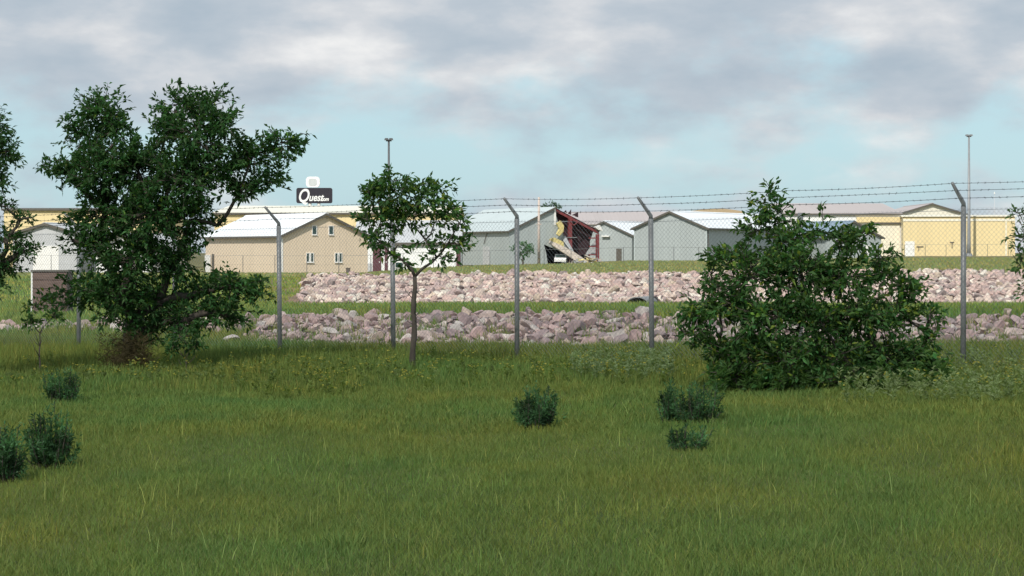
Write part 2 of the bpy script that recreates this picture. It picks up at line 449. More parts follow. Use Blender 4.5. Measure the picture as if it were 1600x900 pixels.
# ------------------------------------------------------------------ the passing cloud whose shade lies over the meadow
def make_cloud():
    hgt = 420.0
    sh = Vector((sd.x, sd.y)) * (hgt / sd.z)         # where a ground point's sun ray meets that height
    cx, cy = sh.x + 0.0, sh.y - 232.0
    rx, ry, rz_ = 560.0, 355.0, 34.0
    n, k = 96, 48
    vs_, fs_ = [], []
    rnd = np.random.default_rng(3)
    ph = rnd.uniform(0, 6.28, (24, 3)); fr = rnd.uniform(0.7, 5.5, (24, 3)); am = rnd.uniform(0.2, 1, 24) / np.linalg.norm(fr, axis=1)
    th = np.linspace(0, 2 * np.pi, n, endpoint=False); la = np.linspace(-np.pi / 2, np.pi / 2, k)
    T, Lx = np.meshgrid(th, la)
    d = np.stack([np.cos(Lx) * np.cos(T), np.cos(Lx) * np.sin(T), np.sin(Lx)], -1)
    b = sum(am[i] * np.sin((d * fr[i] * 2).sum(-1) + ph[i].sum()) for i in range(24))
    r = 1 + 0.10 * b
    P = d * r[..., None] * np.array([rx, ry, rz_])
    P[..., 2] = np.where(P[..., 2] < 0, P[..., 2] * 0.35, P[..., 2])
    idx = (np.arange(k - 1)[:, None] * n + np.arange(n)[None])
    nx_ = (np.arange(k - 1)[:, None] * n + (np.arange(n)[None] + 1) % n)
    f = np.stack([idx.ravel(), nx_.ravel(), (nx_ + n).ravel(), (idx + n).ravel()], 1)
    me = np_mesh('cloud', P.reshape(-1, 3), [f], None, True)
    m, t, p, o = mat_new('cloud_vapour')
    n_, l_ = t.nodes.new, t.links.new
    t.nodes.remove(p)
    tc = n_('ShaderNodeTexCoord')
    nz = n_('ShaderNodeTexNoise'); nz.inputs['Scale'].default_value = 0.012; nz.inputs['Detail'].default_value = 6; l_(tc.outputs['Object'], nz.inputs['Vector'])
    mp = n_('ShaderNodeMapping'); mp.inputs['Scale'].default_value = (1 / rx, 1 / ry, 0); l_(tc.outputs['Object'], mp.inputs[0])
    ln = n_('ShaderNodeVectorMath'); ln.operation = 'LENGTH'; l_(mp.outputs[0], ln.inputs[0])
    ad = n_('ShaderNodeMath'); ad.operation = 'MULTIPLY_ADD'; l_(nz.outputs['Fac'], ad.inputs[0]); ad.inputs[1].default_value = 0.16; l_(ln.outputs['Value'], ad.inputs[2])
    mr = n_('ShaderNodeMapRange'); mr.interpolation_type = 'SMOOTHSTEP'
    mr.inputs[1].default_value = 0.82; mr.inputs[2].default_value = 1.06; mr.inputs[3].default_value = 0.30; mr.inputs[4].default_value = 0.0
    l_(ad.outputs[0], mr.inputs[0])
    tb = n_('ShaderNodeBsdfTransparent'); df = n_('ShaderNodeBsdfTranslucent'); df.inputs[0].default_value = (0.9, 0.9, 0.9, 1)
    ms = n_('ShaderNodeMixShader'); l_(mr.outputs[0], ms.inputs[0]); l_(tb.outputs[0], ms.inputs[1]); l_(df.outputs[0], ms.inputs[2]); l_(ms.outputs[0], o.inputs[0])
    ob = link_mesh('cloud', me, m, None, (cx, cy, hgt))
    tag(ob, kind='structure')
make_cloud()

# ------------------------------------------------------------------ rocks
def ico(sub):
    t_ = (1 + 5 ** 0.5) / 2
    v = np.array([(-1, t_, 0), (1, t_, 0), (-1, -t_, 0), (1, -t_, 0), (0, -1, t_), (0, 1, t_), (0, -1, -t_), (0, 1, -t_), (t_, 0, -1), (t_, 0, 1), (-t_, 0, -1), (-t_, 0, 1)], float)
    v /= np.linalg.norm(v[0])
    f = [(0, 11, 5), (0, 5, 1), (0, 1, 7), (0, 7, 10), (0, 10, 11), (1, 5, 9), (5, 11, 4), (11, 10, 2), (10, 7, 6), (7, 1, 8), (3, 9, 4), (3, 4, 2), (3, 2, 6), (3, 6, 8), (3, 8, 9), (4, 9, 5), (2, 4, 11), (6, 2, 10), (8, 6, 7), (9, 8, 1)]
    for _ in range(sub):
        v = list(map(tuple, v)); cache = {}; nf = []
        def mid(a, b):
            k = (min(a, b), max(a, b))
            if k not in cache:
                q = (np.array(v[a]) + np.array(v[b])); q /= np.linalg.norm(q); v.append(tuple(q)); cache[k] = len(v) - 1
            return cache[k]
        for a, b, c in f:
            x, y, z = mid(a, b), mid(b, c), mid(c, a)
            nf += [(a, x, z), (b, y, x), (c, z, y), (x, y, z)]
        f = nf; v = np.array(v)
    return np.array(v), np.array(f)

def rock_templates(sub, k, cuts=11):
    v, f = ico(sub); res = []
    for i in range(k):
        w = v.copy()
        # chop by random planes into angular broken faces
        for _ in range(cuts):
            nrm = rng.normal(size=3); nrm /= np.linalg.norm(nrm); dd = rng.uniform(0.36, 0.74)
            s = w @ nrm - dd
            w = w - np.where(s > 0, s, 0)[:, None] * nrm
        res.append(w)
    return res, f

def rand_rots(n):
    q = rng.normal(size=(n, 4)); q /= np.linalg.norm(q, axis=1)[:, None]
    w, x, y, z = q.T
    return np.stack([1 - 2 * (y * y + z * z), 2 * (x * y - z * w), 2 * (x * z + y * w), 2 * (x * y + z * w), 1 - 2 * (x * x + z * z), 2 * (y * z - x * w), 2 * (x * z - y * w), 2 * (y * z + x * w), 1 - 2 * (x * x + y * y)], 1).reshape(n, 3, 3)

def rock_tints(n):
    pal = np.array([[0.40, 0.29, 0.27], [0.33, 0.25, 0.245], [0.45, 0.36, 0.32], [0.46, 0.42, 0.385], [0.25, 0.20, 0.195], [0.41, 0.33, 0.27], [0.56, 0.49, 0.44]])
    return pal[rng.choice(len(pal), n, p=[.26, .2, .2, .1, .1, .09, .05])] * rng.uniform(0.85, 1.15, (n, 1))

def rocks_geo(P, S, sub, k):
    tm, f = rock_templates(sub, k)
    n = len(P); rot = rand_rots(n); ch = rng.integers(0, k, n); tn = rock_tints(n)
    tmv = np.array(tm)[ch] * (rng.uniform(0.65, 1.2, (n, 1, 3)))
    V = np.einsum('nij,nkj->nki', rot, tmv) * S[:, None, None]
    V[..., 2] *= 0.8
    return V, f, tn, P

def scatter(Yf, n, xr, sizes):
    pass

# near band
def near_rock_points():
    pts = []
    y = 0.0
    X = rng.uniform(-24, 24, 30000); s = rng.uniform(10.0, 28.3, 30000)
    Yc = interp(X, [-30, -14, -6, 0, 6, 20], [58, 52.5, 47.5, 43.5, 42, 41.5])
    Y = Yc + s
    return X, Y, s
Xn, Yn, sn = near_rock_points()
Sn = rng.lognormal(-2.12, 0.45, len(Xn)).clip(0.07, 0.36)
# cell thinning so rocks lie side by side
def thin(X, Y, S, fac):
    order = np.argsort(-S); grid = {}; keep = []
    c = 0.7
    for i in order:
        gx, gy = int(X[i] // c), int(Y[i] // c); ok = True
        for a in (-1, 0, 1):
            for b in (-1, 0, 1):
                for j in grid.get((gx + a, gy + b), ()):
                    if (X[i] - X[j]) ** 2 + (Y[i] - Y[j]) ** 2 < (fac * (S[i] + S[j])) ** 2: ok = False; break
                if not ok: break
            if not ok: break
        if ok: grid.setdefault((gx, gy), []).append(i); keep.append(i)
    return np.array(keep)
kp = thin(Xn, Yn, Sn, 0.68)
Xn, Yn, Sn, sn = Xn[kp], Yn[kp], Sn[kp], sn[kp]
edge = 1.1 * np.sin(Xn * 1.1) * np.sin(Xn * .37 + 1) + rng.normal(0, .5, len(Xn))
pxq = 800 + F * Xn / Yn
okr = (sn < 27.6 + edge) & ((pxq > 390 + rng.normal(0, 25, len(Xn))) | ((sn > 24.0 + edge) & (rng.random(len(Xn)) < .6)))
Xn, Yn, Sn, sn = Xn[okr], Yn[okr], Sn[okr], sn[okr]
Zn = height(Xn, Yn) + Sn * rng.uniform(0.05, 0.45, len(Xn))
V, f, tn, P = rocks_geo(np.stack([Xn, Yn, Zn], 1), Sn, 2, 14)
pxn = 800 + F * Xn / Yn; pyn = HY - F * Zn / Yn
vis = (pxn > 385) & (pxn < 1600) & (pyn < 538) & ~((pxn > 1065) & (pxn < 1475))
score = np.where(vis, Sn / Yn, 0)
top = set(np.argsort(-score)[:300].tolist())
rest = np.array([i for i in range(len(Xn)) if i not in top])
def bulk_rocks(name, V, P, f, tn, idx, label, group):
    k = V.shape[1]
    W = (V[idx] + P[idx][:, None, :]).reshape(-1, 3)
    FF = (f[None] + (np.arange(len(idx)) * k)[:, None, None]).reshape(-1, 3)
    me = np_mesh(name, W, [FF], np.repeat(tn[idx], k, 0))
    return tag(link_mesh(name, me, M['rock']), label, 'rocks', group, 'stuff')
bulk_rocks('riprap_rocks', V, P, f, tn, rest, 'broken pink and grey quartzite rocks heaped in the nearer band behind the fence', None)
for i in sorted(top):
    me = np_mesh('rock', V[i], [f], np.repeat(tn[i][None], V.shape[1], 0))
    o = link_mesh('rock', me, M['rock'], None, tuple(P[i]))
    hue = int(np.argmin([abs(tn[i].mean() - q_) for q_ in (0.25, 0.33, 0.44)]))
    cn = ('dark purplish', 'dull pink', 'pale pinkish')[hue]
    p_ = pxn[i]
    wh = ('left of young tree' if p_ < 615 else 'just right of young tree' if p_ < 808 else 'below the wrecked hangar' if p_ < 1020 else 'left of large bush' if p_ < 1100 else 'right of large bush')
    tag(o, cn + ' broken rock in nearer rock band ' + wh, 'rock', cn + ' rocks ' + wh)

# far band
nf_ = 60000
Yf = rng.uniform(133.5, 171.5, nf_); pf = rng.uniform(470, 1780, nf_)
Xf = (pf - 800) / F * Yf
keepf = (pf > 478 + (171 - Yf) * -0.3 + 14 * np.sin(Yf * .7) + (Yf > 160) * (Yf - 160) * 2.2) & (Yf > 136 + 2.0 * np.sin(Xf * .5) * np.sin(Xf * .23 + 2) + rng.normal(0, .9, nf_)) & (Yf < 170 + 1.2 * np.sin(Xf * .8))
Xf, Yf = Xf[keepf], Yf[keepf]
Sf = rng.lognormal(-1.62, 0.36, len(Xf)).clip(0.12, 0.5)
kp = thin(Xf, Yf, Sf, 0.70)
Xf, Yf, Sf = Xf[kp], Yf[kp], Sf[kp]
Zf = height(Xf, Yf) + Sf * rng.uniform(0.0, 0.5, len(Xf))
V2, f2, tn2, P2 = rocks_geo(np.stack([Xf, Yf, Zf], 1), Sf, 1, 14)
bulk_rocks('riprap_rocks', V2, P2, f2, tn2 * np.array([1.15, 1.18, 1.12]), np.arange(len(Xf)), 'pale pink quartzite rocks covering the sunlit farther bank below the hangars', None)

# ------------------------------------------------------------------ buildings
class Bld:
    """gabled building; local x along the gable end facing the camera, local y back along its length"""
    def __init__(s, name, label, cat, px, D, phi, w, L, eave, ridge, zb=None):
        s.c, s.s = math.cos(R(phi)), math.sin(R(phi)); s.px, s.D, s.phi = px, D, R(phi)
        s.w, s.L, s.eave, s.ridge = w, L, eave, ridge
        s.X = at(px, D); s.zb = zb if zb is not None else hz(s.X, D) - 0.02
        s.root = empty(name, (s.X, D, s.zb), s.phi); tag(s.root, label, cat)
    def gp(s, px, py):                   # photo pixel -> (x, z) on the gable plane
        k = (px - 800) / F
        t = (k * s.D - s.X) / (s.c - k * s.s)
        Y = s.D + t * s.s
        return t, (HY - py) / F * Y - s.zb
    def sp_(s, px, py, x0=0.0):          # photo pixel -> (y, z) on the side wall at local x0
        k = (px - 800) / F
        ox, oy = s.X + x0 * s.c, s.D + x0 * s.s
        t = (k * oy - ox) / (-s.s - k * s.c)
        Y = oy + t * s.c
        return t, (HY - py) / F * Y - s.zb
    def walls(s, mat, name='wall'):
        w, L, e, r = s.w, s.L, s.eave, s.ridge
        MB().prism([(0, -0.6), (w, -0.6), (w, e), (w / 2, r), (0, e)], 0, L).build(name, mat, s.root)
    def roof(s, mat, ov=0.35, th=0.14, trim='dark_trim', cap=True):
        w, L, e, r = s.w, s.L, s.eave, s.ridge
        k = (r - e) / (w / 2); g0 = 0.03
        mb = MB()
        mb.prism([(-ov, e - k * ov + g0), (w / 2, r + g0), (w / 2, r + g0 + th), (-ov, e - k * ov + g0 + th)], -ov, L + ov)
        mb.prism([(w / 2, r + g0), (w + ov, e - k * ov + g0), (w + ov, e - k * ov + g0 + th), (w / 2, r + g0 + th)], -ov, L + ov)
        ro = mb.build('roof', mat, s.root)
        if trim:
            t = MB(); a = 0.02
            y0, y1 = -ov - 0.06, -ov - 0.005
            t.prism([(-ov, e - k * ov - 0.12), (w / 2, r - 0.12), (w / 2, r + th + 0.03), (-ov, e - k * ov + th + 0.03)], y0, y1)
            t.prism([(w / 2, r - 0.12), (w + ov, e - k * ov - 0.12), (w + ov, e - k * ov + th + 0.03), (w / 2, r + th + 0.03)], y0, y1)
            t.box(-ov - 0.16, -ov - 0.004, -ov, L + ov, e - k * ov - 0.08, e - k * ov + th - 0.02)
            t.box(w + ov + 0.004, w + ov + 0.16, -ov, L + ov, e - k * ov - 0.08, e - k * ov + th - 0.02)
            t.build('eave_trim', M[trim], s.root)
        if cap:
            MB().prism([(w / 2 - 0.3, r + g0 + th - 0.3 * k + 0.02), (w / 2, r + g0 + th + 0.02), (w / 2 + 0.3, r + g0 + th - 0.3 * k + 0.02), (w / 2 + 0.3, r + g0 + th - 0.3 * k + 0.07), (w / 2, r + g0 + th + 0.08), (w / 2 - 0.3, r + g0 + th - 0.3 * k + 0.07)], -ov + 0.02, L + ov - 0.02).build('ridge_cap', mat, s.root)
        return ro
    def front_box(s, name, mat, x0, x1, z0, z1, d0=0.0, d1=0.06, parent=None, label=None):
        o = MB().box(x0, x1, -d1, -d0, z0, z1).build(name, mat, parent or s.root)
        if label: o['label'] = label
        return o
    def window(s, x0, x1, z0, z1, halves=False):
        fr = MB(); a = 0.07
        fr.box(x0 - a, x0, -0.09, -0.004, z0 - a, z1 + a).box(x1, x1 + a, -0.09, -0.004, z0 - a, z1 + a)
        fr.box(x0, x1, -0.09, -0.004, z1, z1 + a).box(x0, x1, -0.09, -0.004, z0 - a, z0)
        if halves:
            mx = (x0 + x1) / 2; fr.box(mx - 0.13, mx + 0.13, -0.09, -0.004, z0, z1)
        f = fr.build('window', M['white_trim'], s.root)
        MB().box(x0 + 0.001, x1 - 0.001, -0.05, -0.006, z0 + 0.001, z1 - 0.001).build('pane', M['glass'], f)
        sl = MB().box(x0 - a - 0.05, x1 + a + 0.05, -0.14, -0.095, z0 - a - 0.06, z0 - a).build('sill', M['white_trim'], f)
        return f

# tan building
b = Bld('tan_building', 'tan steel building with white roof, two upper and two lower windows', 'building', 440, 250, 32, 10.9, 20.5, 4.25, 6.65)
b.walls(M['tan']); b.roof(M['white_roof'])
for (a, c, d, e) in ((488, 494, 353.5, 366), (514, 520, 353.5, 366)):
    x0, z1 = b.gp(a, d); x1, z0 = b.gp(c, e); b.window(x0, x1, z0, z1)
for (a, c, d, e) in ((479, 489, 396, 409), (523.5, 533.5, 396, 409)):
    x0, z1 = b.gp(a, d); x1, z0 = b.gp(c, e); b.window(x0, x1, z0, z1, True)
# corner trim and a band between storeys
b.front_box('corner_trim', M['white_trim'], -0.03, 0.16, 0, 4.1, 0.003, 0.05)
MB().box(-0.05, -0.003, 0.0, 0.35, 0, 4.1).build('corner_trim', M['white_trim'], b.root)
y0, _ = b.sp_(329, 413); y1, _ = b.sp_(321, 413)
dr = MB().box(-0.09, -0.004, min(y0, y1), max(y0, y1), 0, 2.1).build('door', M['white_trim'], b.root)
MB().box(-0.13, -0.094, min(y0, y1) + 0.1, min(y0, y1) + 0.2, 0.95, 1.05).build('handle', M['dark_trim'], dr)
ya, _ = b.sp_(333, 413)
MB().box(-0.12, -0.004, ya - 0.35, ya + 0.1, 0, 2.2).build('dark_door', M['dark_trim'], b.root)
MB().tube([(-0.12, 0.6, 0), (-0.12, 0.6, 3.9)], 0.05).build('downpipe', M['white_trim'], b.root)
# utility box by it
q = empty('utility_box', (at(544, 244), 244, hz(at(544, 244), 244)))
tag(q, 'small brown utility box on the grass by the tan gable wall', 'utility box')
MB().box(-.22, .22, -.18, .18, 0, .62).build('cabinet', M['brown_box'], q)
MB().box(-.27, .27, -.23, .23, .625, .69).build('lid', M['dark_trim'], q)
MB().box(-.15, .15, -.2, -.182, .1, .55).build('door', M['dark_trim'], q)

# white workshop, its long side facing the camera: gable axis turned
def long_building(name, label, cat, pxl, pxr, D, wall, roof, y_eave, y_ridge, depth, trim='dark_trim', rise=None, phi=0.0, zb=None, ov=0.3):
    X0, X1 = at(pxl, D), at(pxr, D)
    z0 = zb if zb is not None else min(hz(X0, D), hz(X1, D)) - 0.05
    root = empty(name, (X0, D, z0), R(phi)); tag(root, label, cat)
    kk = (pxr - 800) / F; W = (kk * D - X0) / (math.cos(R(phi)) - kk * math.sin(R(phi))); e = zat(y_eave, D) - z0; r = zat(y_ridge, D + depth / 2) - z0
    mb = MB()
    pts = [(0, -0.5), (depth, -0.5), (depth, e), (depth / 2, r), (0, e)]
    b = len(mb.v); n = 5
    mb.v += [(0, y, z) for y, z in pts] + [(W, y, z) for y, z in pts]
    mb.f.append(tuple(reversed(range(n)))); mb.f.append(tuple(range(n, 2 * n)))
    for i in range(n):
        j = (i + 1) % n; mb.f.append((i, j, n + j, n + i))
    mb.build('wall', wall, root)
    k = (r - e) / (depth / 2); g0, th = 0.03, 0.13
    rb_ = MB()
    for pts in ([(-ov, e - k * ov + g0), (depth / 2, r + g0), (depth / 2, r + g0 + th), (-ov, e - k * ov + g0 + th)],
                [(depth / 2, r + g0), (depth + ov, e - k * ov + g0), (depth + ov, e - k * ov + g0 + th), (depth / 2, r + g0 + th)]):
        b = len(rb_.v)
        rb_.v += [(-ov, y, z) for y, z in pts] + [(W + ov, y, z) for y, z in pts]
        rb_.f.append(tuple(b + i for i in reversed(range(4)))); rb_.f.append(tuple(b + 4 + i for i in range(4)))
        for i in range(4):
            j = (i + 1) % 4; rb_.f.append((b + i, b + j, b + 4 + j, b + 4 + i))
    rb_.build('roof', roof, root)
    if trim:
        MB().box(-ov, W + ov, -ov - 0.12, -ov - 0.004, e - k * ov - 0.14, e - k * ov + th).build('eave_trim', M[trim], root)
    return root, X0, z0, W, e, r

root, X0, z0, W, e, r = long_building('white_building', 'white steel workshop with maroon doors behind the young tree', 'building', 556, 718, 276, M['white_sheet'], M['lgrey_sheet'], 379, 346, 12)
lx = lambda px, D=276: at(px, D) - X0
for a, c in ((582.5, 595.5), (601, 606)):
    d = MB().box(lx(a), lx(c), -0.1, -0.004, 0, 3.0).build('door', M['maroon'], root)
    MB().box(lx(c) - 0.25, lx(c) - 0.15, -0.15, -0.104, 1.2, 1.35).build('handle', M['white_trim'], d)
MB().box(lx(713), lx(719) + 0.04, -0.14, -0.004, 0, 3.35).build('corner_trim', M['maroon'], root)
w_ = MB().box(lx(617), lx(630), -0.08, -0.004, 0.5, 1.3).build('window', M['white_trim'], root)
MB().box(lx(618), lx(629), -0.10, -0.084, 0.6, 1.2).build('pane', M['glass'], w_)
MB().box(lx(569), lx(581), -0.12, -0.004, 0, 1.1).build('plinth', M['lgrey_sheet'], root)
w_ = MB().box(lx(660), lx(700), -0.09, -0.004, 0, 2.7).build('roller_door', M['sign_white'], root)

# big yellow hangars far behind
root, X0, z0, W, e, r = long_building('yellow_hangar', 'long pale yellow hangar with off-white roof behind the tan building', 'hangar', 335, 714, 330, M['yellow'], M['cream'], 333.5, 323, 40)
MB().box(at(640, 330) - X0, at(700, 330) - X0, -0.12, -0.004, 0, 5).build('hangar_door', M['cream'], root)
root, X0, z0, W, e, r = long_building('yellow_hangar', 'pale yellow hangar end seen between the two left trees', 'hangar', 6, 240, 335, M['yellow'], M['dark_trim'], 327.5, 326.5, 30)
MB().box(at(60, 335) - X0, at(95, 335) - X0, -0.12, -0.004, 0, 5).build('hangar_door', M['cream'], root)
# light grey shed at left
b = Bld('grey_shed', 'light grey steel shed left behind the largest tree', 'shed', 20, 262, -12, 8.2, 16, 4.5, 5.6)
b.walls(M['lgrey_sheet']); b.roof(M['lgrey_sheet'])
x0, _ = b.gp(52, 400); x1, _ = b.gp(92, 400)
b.front_box('roller_door', M['white_trim'], x0, x1, 0.0, 3.1, 0.004, 0.06)
b = Bld('small_shed', 'small off-white shed half hidden behind the largest tree', 'shed', 150, 258, -20, 7, 9, 3.0, 4.4)
b.walls(M['white_sheet']); b.roof(M['lgrey_sheet'])
b.front_box('door', M['dark_trim'], 4.9, 5.8, 0, 2.1, 0.004, 0.06)

# grey long-roofed building and gables in the middle distance
root, X0, z0, W, e, r = long_building('long_roofed_building', 'long low building with pinkish grey roof beyond the grey gabled sheds', 'building', 880, 1090, 430, M['lgrey_sheet'], M['pink_roof'], 351, 332, 44, trim=None, zb=-1.6)
MB().box(W*0.4, W*0.5, -0.1, -0.004, 0, 3.4).build('roller_door', M['white_trim'], root)

b = Bld('grey_gabled_shed', 'lower grey gabled shed between the wrecked hangar and the larger grey gable', 'shed', 902, 348, -26, 9.2, 16, 4.15, 6.2)
b.walls(M['grey_sheet']); b.roof(M['white_roof'], trim='dark_trim')
b.front_box('awning', M['white_trim'], 4.3, 5.6, 3.9, 4.1, 0.004, 0.5)
b.front_box('door', M['dark_trim'], 6.6, 7.5, 0, 2.1, 0.004, 0.06)

b = Bld('large_grey_hangar', 'large plain grey gabled hangar with white roof and closed end wall', 'hangar', 991, 322, -28, 11.3, 34, 4.7, 7.0)
b.walls(M['grey_sheet']); b.roof(M['white_roof'])
MB().tube([(b.w + 0.1, 0.3, 0), (b.w + 0.1, 0.3, 4.5)], 0.07).build('downpipe', M['dark_trim'], b.root)
x0, _ = b.gp(1092, 400)
b.front_box('corner_trim', M['grey_roof'], b.w - 0.14, b.w + 0.02, 0, 4.6, 0.004, 0.05)
b.front_box('corner_trim', M['grey_roof'], -0.02, 0.14, 0, 4.6, 0.004, 0.05)

b = Bld('blue_roofed_shed', 'grey shed with blue-grey roof rising behind the big bush', 'shed', 1290, 335, 22, 9.6, 14, 3.3, 5.6)
b.walls(M['grey_sheet']); b.roof(M['blue_roof'])
b.front_box('door', M['white_trim'], 6.9, 7.8, 0, 2.1, 0.004, 0.06)

# far right: cream hangar with grey roof and yellow building in front of it
b = Bld('cream_hangar', 'large white hangar with brownish grey roof and low gable behind the yellow building', 'hangar', 1405, 430, 0, 12.6, 30, 8.1, 10.0, zb=-0.65)
root, X0, z0, W, e, r = long_building('white_hangar', 'white hangar wing with wide brownish grey roof right of the big bush', 'hangar', 1225, 1408, 402, M['white_sheet'], M['pink_roof'], 334.5, 319, 44, zb=-0.7)
lx = lambda px, D=402: at(px, D) - X0
MB().box(lx(1338), lx(1407), -0.5, -0.01, zat(347.5, 402) - z0, zat(339, 402) - z0).build('fascia_panel', M['yellow'], root)
MB().box(lx(1360), lx(1407), -0.62, -0.02, zat(350, 402) - z0, zat(347.8, 402) - z0).build('door_track', M['dark_trim'], root)
MB().box(lx(1364), lx(1406), -0.3, -0.01, 0.0, zat(350.5, 402) - z0).build('hangar_door', M['cream'], root)
b.walls(M['cream']); b.roof(M['pink_roof'], ov=0.5)
b.front_box('gable_panel', M['white_trim'], 0.4, 12.2, 6.9, 7.7, 0.004, 0.06)
root, X0, z0, W, e, r = long_building('yellow_building', 'bright yellow block with pale top strip and small door behind the tall light pole', 'building', 1411, 1586, 384, M['yellow'], M['cream'], 339, 337.5, 20, trim=None, phi=-9)
lx = lambda px, D=384: ((px - 800) / F * D - X0) / (math.cos(R(-9)) - (px - 800) / F * math.sin(R(-9)))
MB().box(-0.02, W + 0.02, -0.08, -0.004, e - 0.75, e - 0.35).build('top_strip', M['cream'], root)
d = MB().box(lx(1414), lx(1429), -0.1, -0.004, 0, 2.6).build('door', M['white_trim'], root)
MB().box(lx(1427), lx(1428), -0.14, -0.104, 1.1, 1.25).build('handle', M['dark_trim'], d)
MB().box(lx(1432), lx(1443), -0.1, -0.004, 1.6, 1.75).box(lx(1435), lx(1436), -0.1, -0.004, 1.0, 1.59).build('wall_pipe', M['dark_trim'], root)
MB().box(lx(1484), lx(1491), -0.1, -0.004, 2.35, 2.5).box(lx(1487), lx(1488.2), -0.1, -0.004, 1.4, 2.34).build('wall_bracket', M['dark_trim'], root)
MB().box(lx(1571), lx(1573), -0.1, -0.004, 0, e - 0.8).build('wall_joint', M['cream'], root)

# distant buff mound on the horizon
hm = MB()
pts = []
for i in range(25):
    a_ = i / 24; pts.append((at(1070 + 85 * a_, 900), zat(331.5 - 4.2 * math.sin(math.pi * a_) ** 1.2, 900)))
b0 = [(pts[0][0], -2)] + pts + [(pts[-1][0], -2)]
hm.prism(b0, 880, 960).build('quonset_building', mat_plain('buff_sheet', (0.42, 0.32, 0.20), 0.7))
tag(bpy.data.objects['quonset_building'], 'round topped buff building far behind the grey hangars', 'building')

# ------------------------------------------------------------------ wrecked hangar
b = Bld('wrecked_hangar', 'grey hangar whose right gable end is torn open to its red steel frame', 'hangar', 796, 300, 24, 13.55, 24, 4.6, 7.75)
w, L, e_, r_ = b.w, b.L, b.eave, b.ridge
k_ = (r_ - e_) / (w / 2)
th = 0.12
# outer left wall, back wall, right wall, as thin sheets
tor = [b.gp(868, 323)[0], 0]
def g(px, py): return b.gp(px, py)
poly = [(0.0, -0.5), (g(857, 413)[0], -0.5), g(854, 398), g(850, 382), g(872, 391), g(897, 403), g(891, 388), g(886, 372), g(880, 368), g(874, 350), g(871, 345), g(868.5, 335), (w / 2 - 0.05, r_ - 0.25), (0, e_)]
MB().prism(poly, 0, th).build('gable_wall', M['grey_sheet'], b.root)
MB().box(0, th, th + 0.002, L - th, -0.5, e_).build('side_wall', M['grey_sheet'], b.root)
MB().box(w - th, w, 3.2, L - th, -0.5, e_).build('side_wall', M['dark_sheet_and_shade'], b.root)
MB().prism([(0, -0.5), (w, -0.5), (w, e_), (w / 2, r_), (0, e_)], L - th + 0.002, L).build('back_wall', M['dark_sheet_and_shade'], b.root)
ov = 0.3; g0 = 0.03
MB().prism([(-ov, e_ - k_ * ov + g0), (w / 2, r_ + g0), (w / 2, r_ + g0 + 0.1), (-ov, e_ - k_ * ov + g0 + 0.1)], -ov, L + ov).build('roof', M['grey_roof'], b.root)
MB().prism([(w / 2 + 0.003, r_ + g0), (w + 0.2, e_ - k_ * .2 + g0), (w + 0.2, e_ - k_ * .2 + g0 + 0.1), (w / 2 + 0.003, r_ + g0 + 0.1)], 0.6, L + ov).build('roof', M['dark_sheet_and_shade'], b.root)['label'] = 'right roof slope coloured dark for interior shade'
MB().prism([(-ov, e_ - k_ * ov - 0.12), (w / 2, r_ - 0.12), (w / 2, r_ + 0.14), (-ov, e_ - k_ * ov + 0.14)], -ov - 0.06, -ov - 0.004).box(-ov - .14, -ov - .004, -ov, L + ov, e_ - k_ * ov - .08, e_ - k_ * ov + .1).build('eave_trim', M['dark_trim'], b.root)
MB().box(w / 2 - 0.18, w / 2 + 0.06, -0.10, -0.004, g(868, 352)[1], r_ - 0.15).build('torn_edge', M['white_trim'], b.root)
# dark sheet hung below the right slope, painting in the interior's shade
MB().quad3([(*[w / 2 + 0.1, 1.6], r_ - 0.3), (w - 0.3, 1.6, e_ - 0.1), (w - 1.1, 2.2, 1.5), (w / 2 + 3.0, 2.6, 0.7), (w / 2 + 1.2, 2.2, 3.2)], 0.05).build('hanging_shade_sheet', M['dark_sheet_and_shade'], b.root)
# red frame
def rafter(y, name='rafter'):
    mb = MB()
    mb.prism([(w / 2, r_ - 0.45), (w - 0.05, e_ - 0.42), (w - 0.05, e_ - 0.08), (w / 2, r_ - 0.10)], y, y + 0.22)
    mb.build(name, M['red_steel'], b.root)
rafter(0.3); rafter(6.3)
xc = g(892.5, 360)[0]
MB().box(xc - 0.26, xc + 0.26, 0.25, 0.6, -0.1, g(892.5, 338)[1]).build('column', M['red_steel'], b.root)
MB().box(w - 0.42, w - 0.02, 0.25, 0.6, -0.1, e_ - 0.43).build('column', M['red_steel'], b.root)
for zz in (385, 398, 372):
    z_ = g(930, zz)[1]
    MB().box(g(922, zz)[0], w - 0.44, 0.3, 0.45, z_ - 0.08, z_ + 0.08).build('girt', M['red_steel'], b.root)
for zz, a_, c_ in ((371, 884, 902), (346, 874, 888)):
    z_ = g(890, zz)[1]
    MB().box(g(a_, zz)[0], g(c_, zz)[0], 0.06, 0.2, z_ - 0.05, z_ + 0.05).build('girt', M['galv'], b.root)
MB().tube([(g(888, 340)[0], .2, g(888, 340)[1]), (g(897, 352)[0], .2, g(897, 352)[1]), (g(906, 346)[0], .2, g(906, 346)[1])], 0.07).build('brace', M['red_steel'], b.root)
# pale panel added in place of the bright view through the last columns
MB().prism([g(924, 392), g(938, 372), g(938, 397), g(921, 398)], 1.2, 1.25).build('view_gap_panel', M['lgrey_sheet'], b.root)
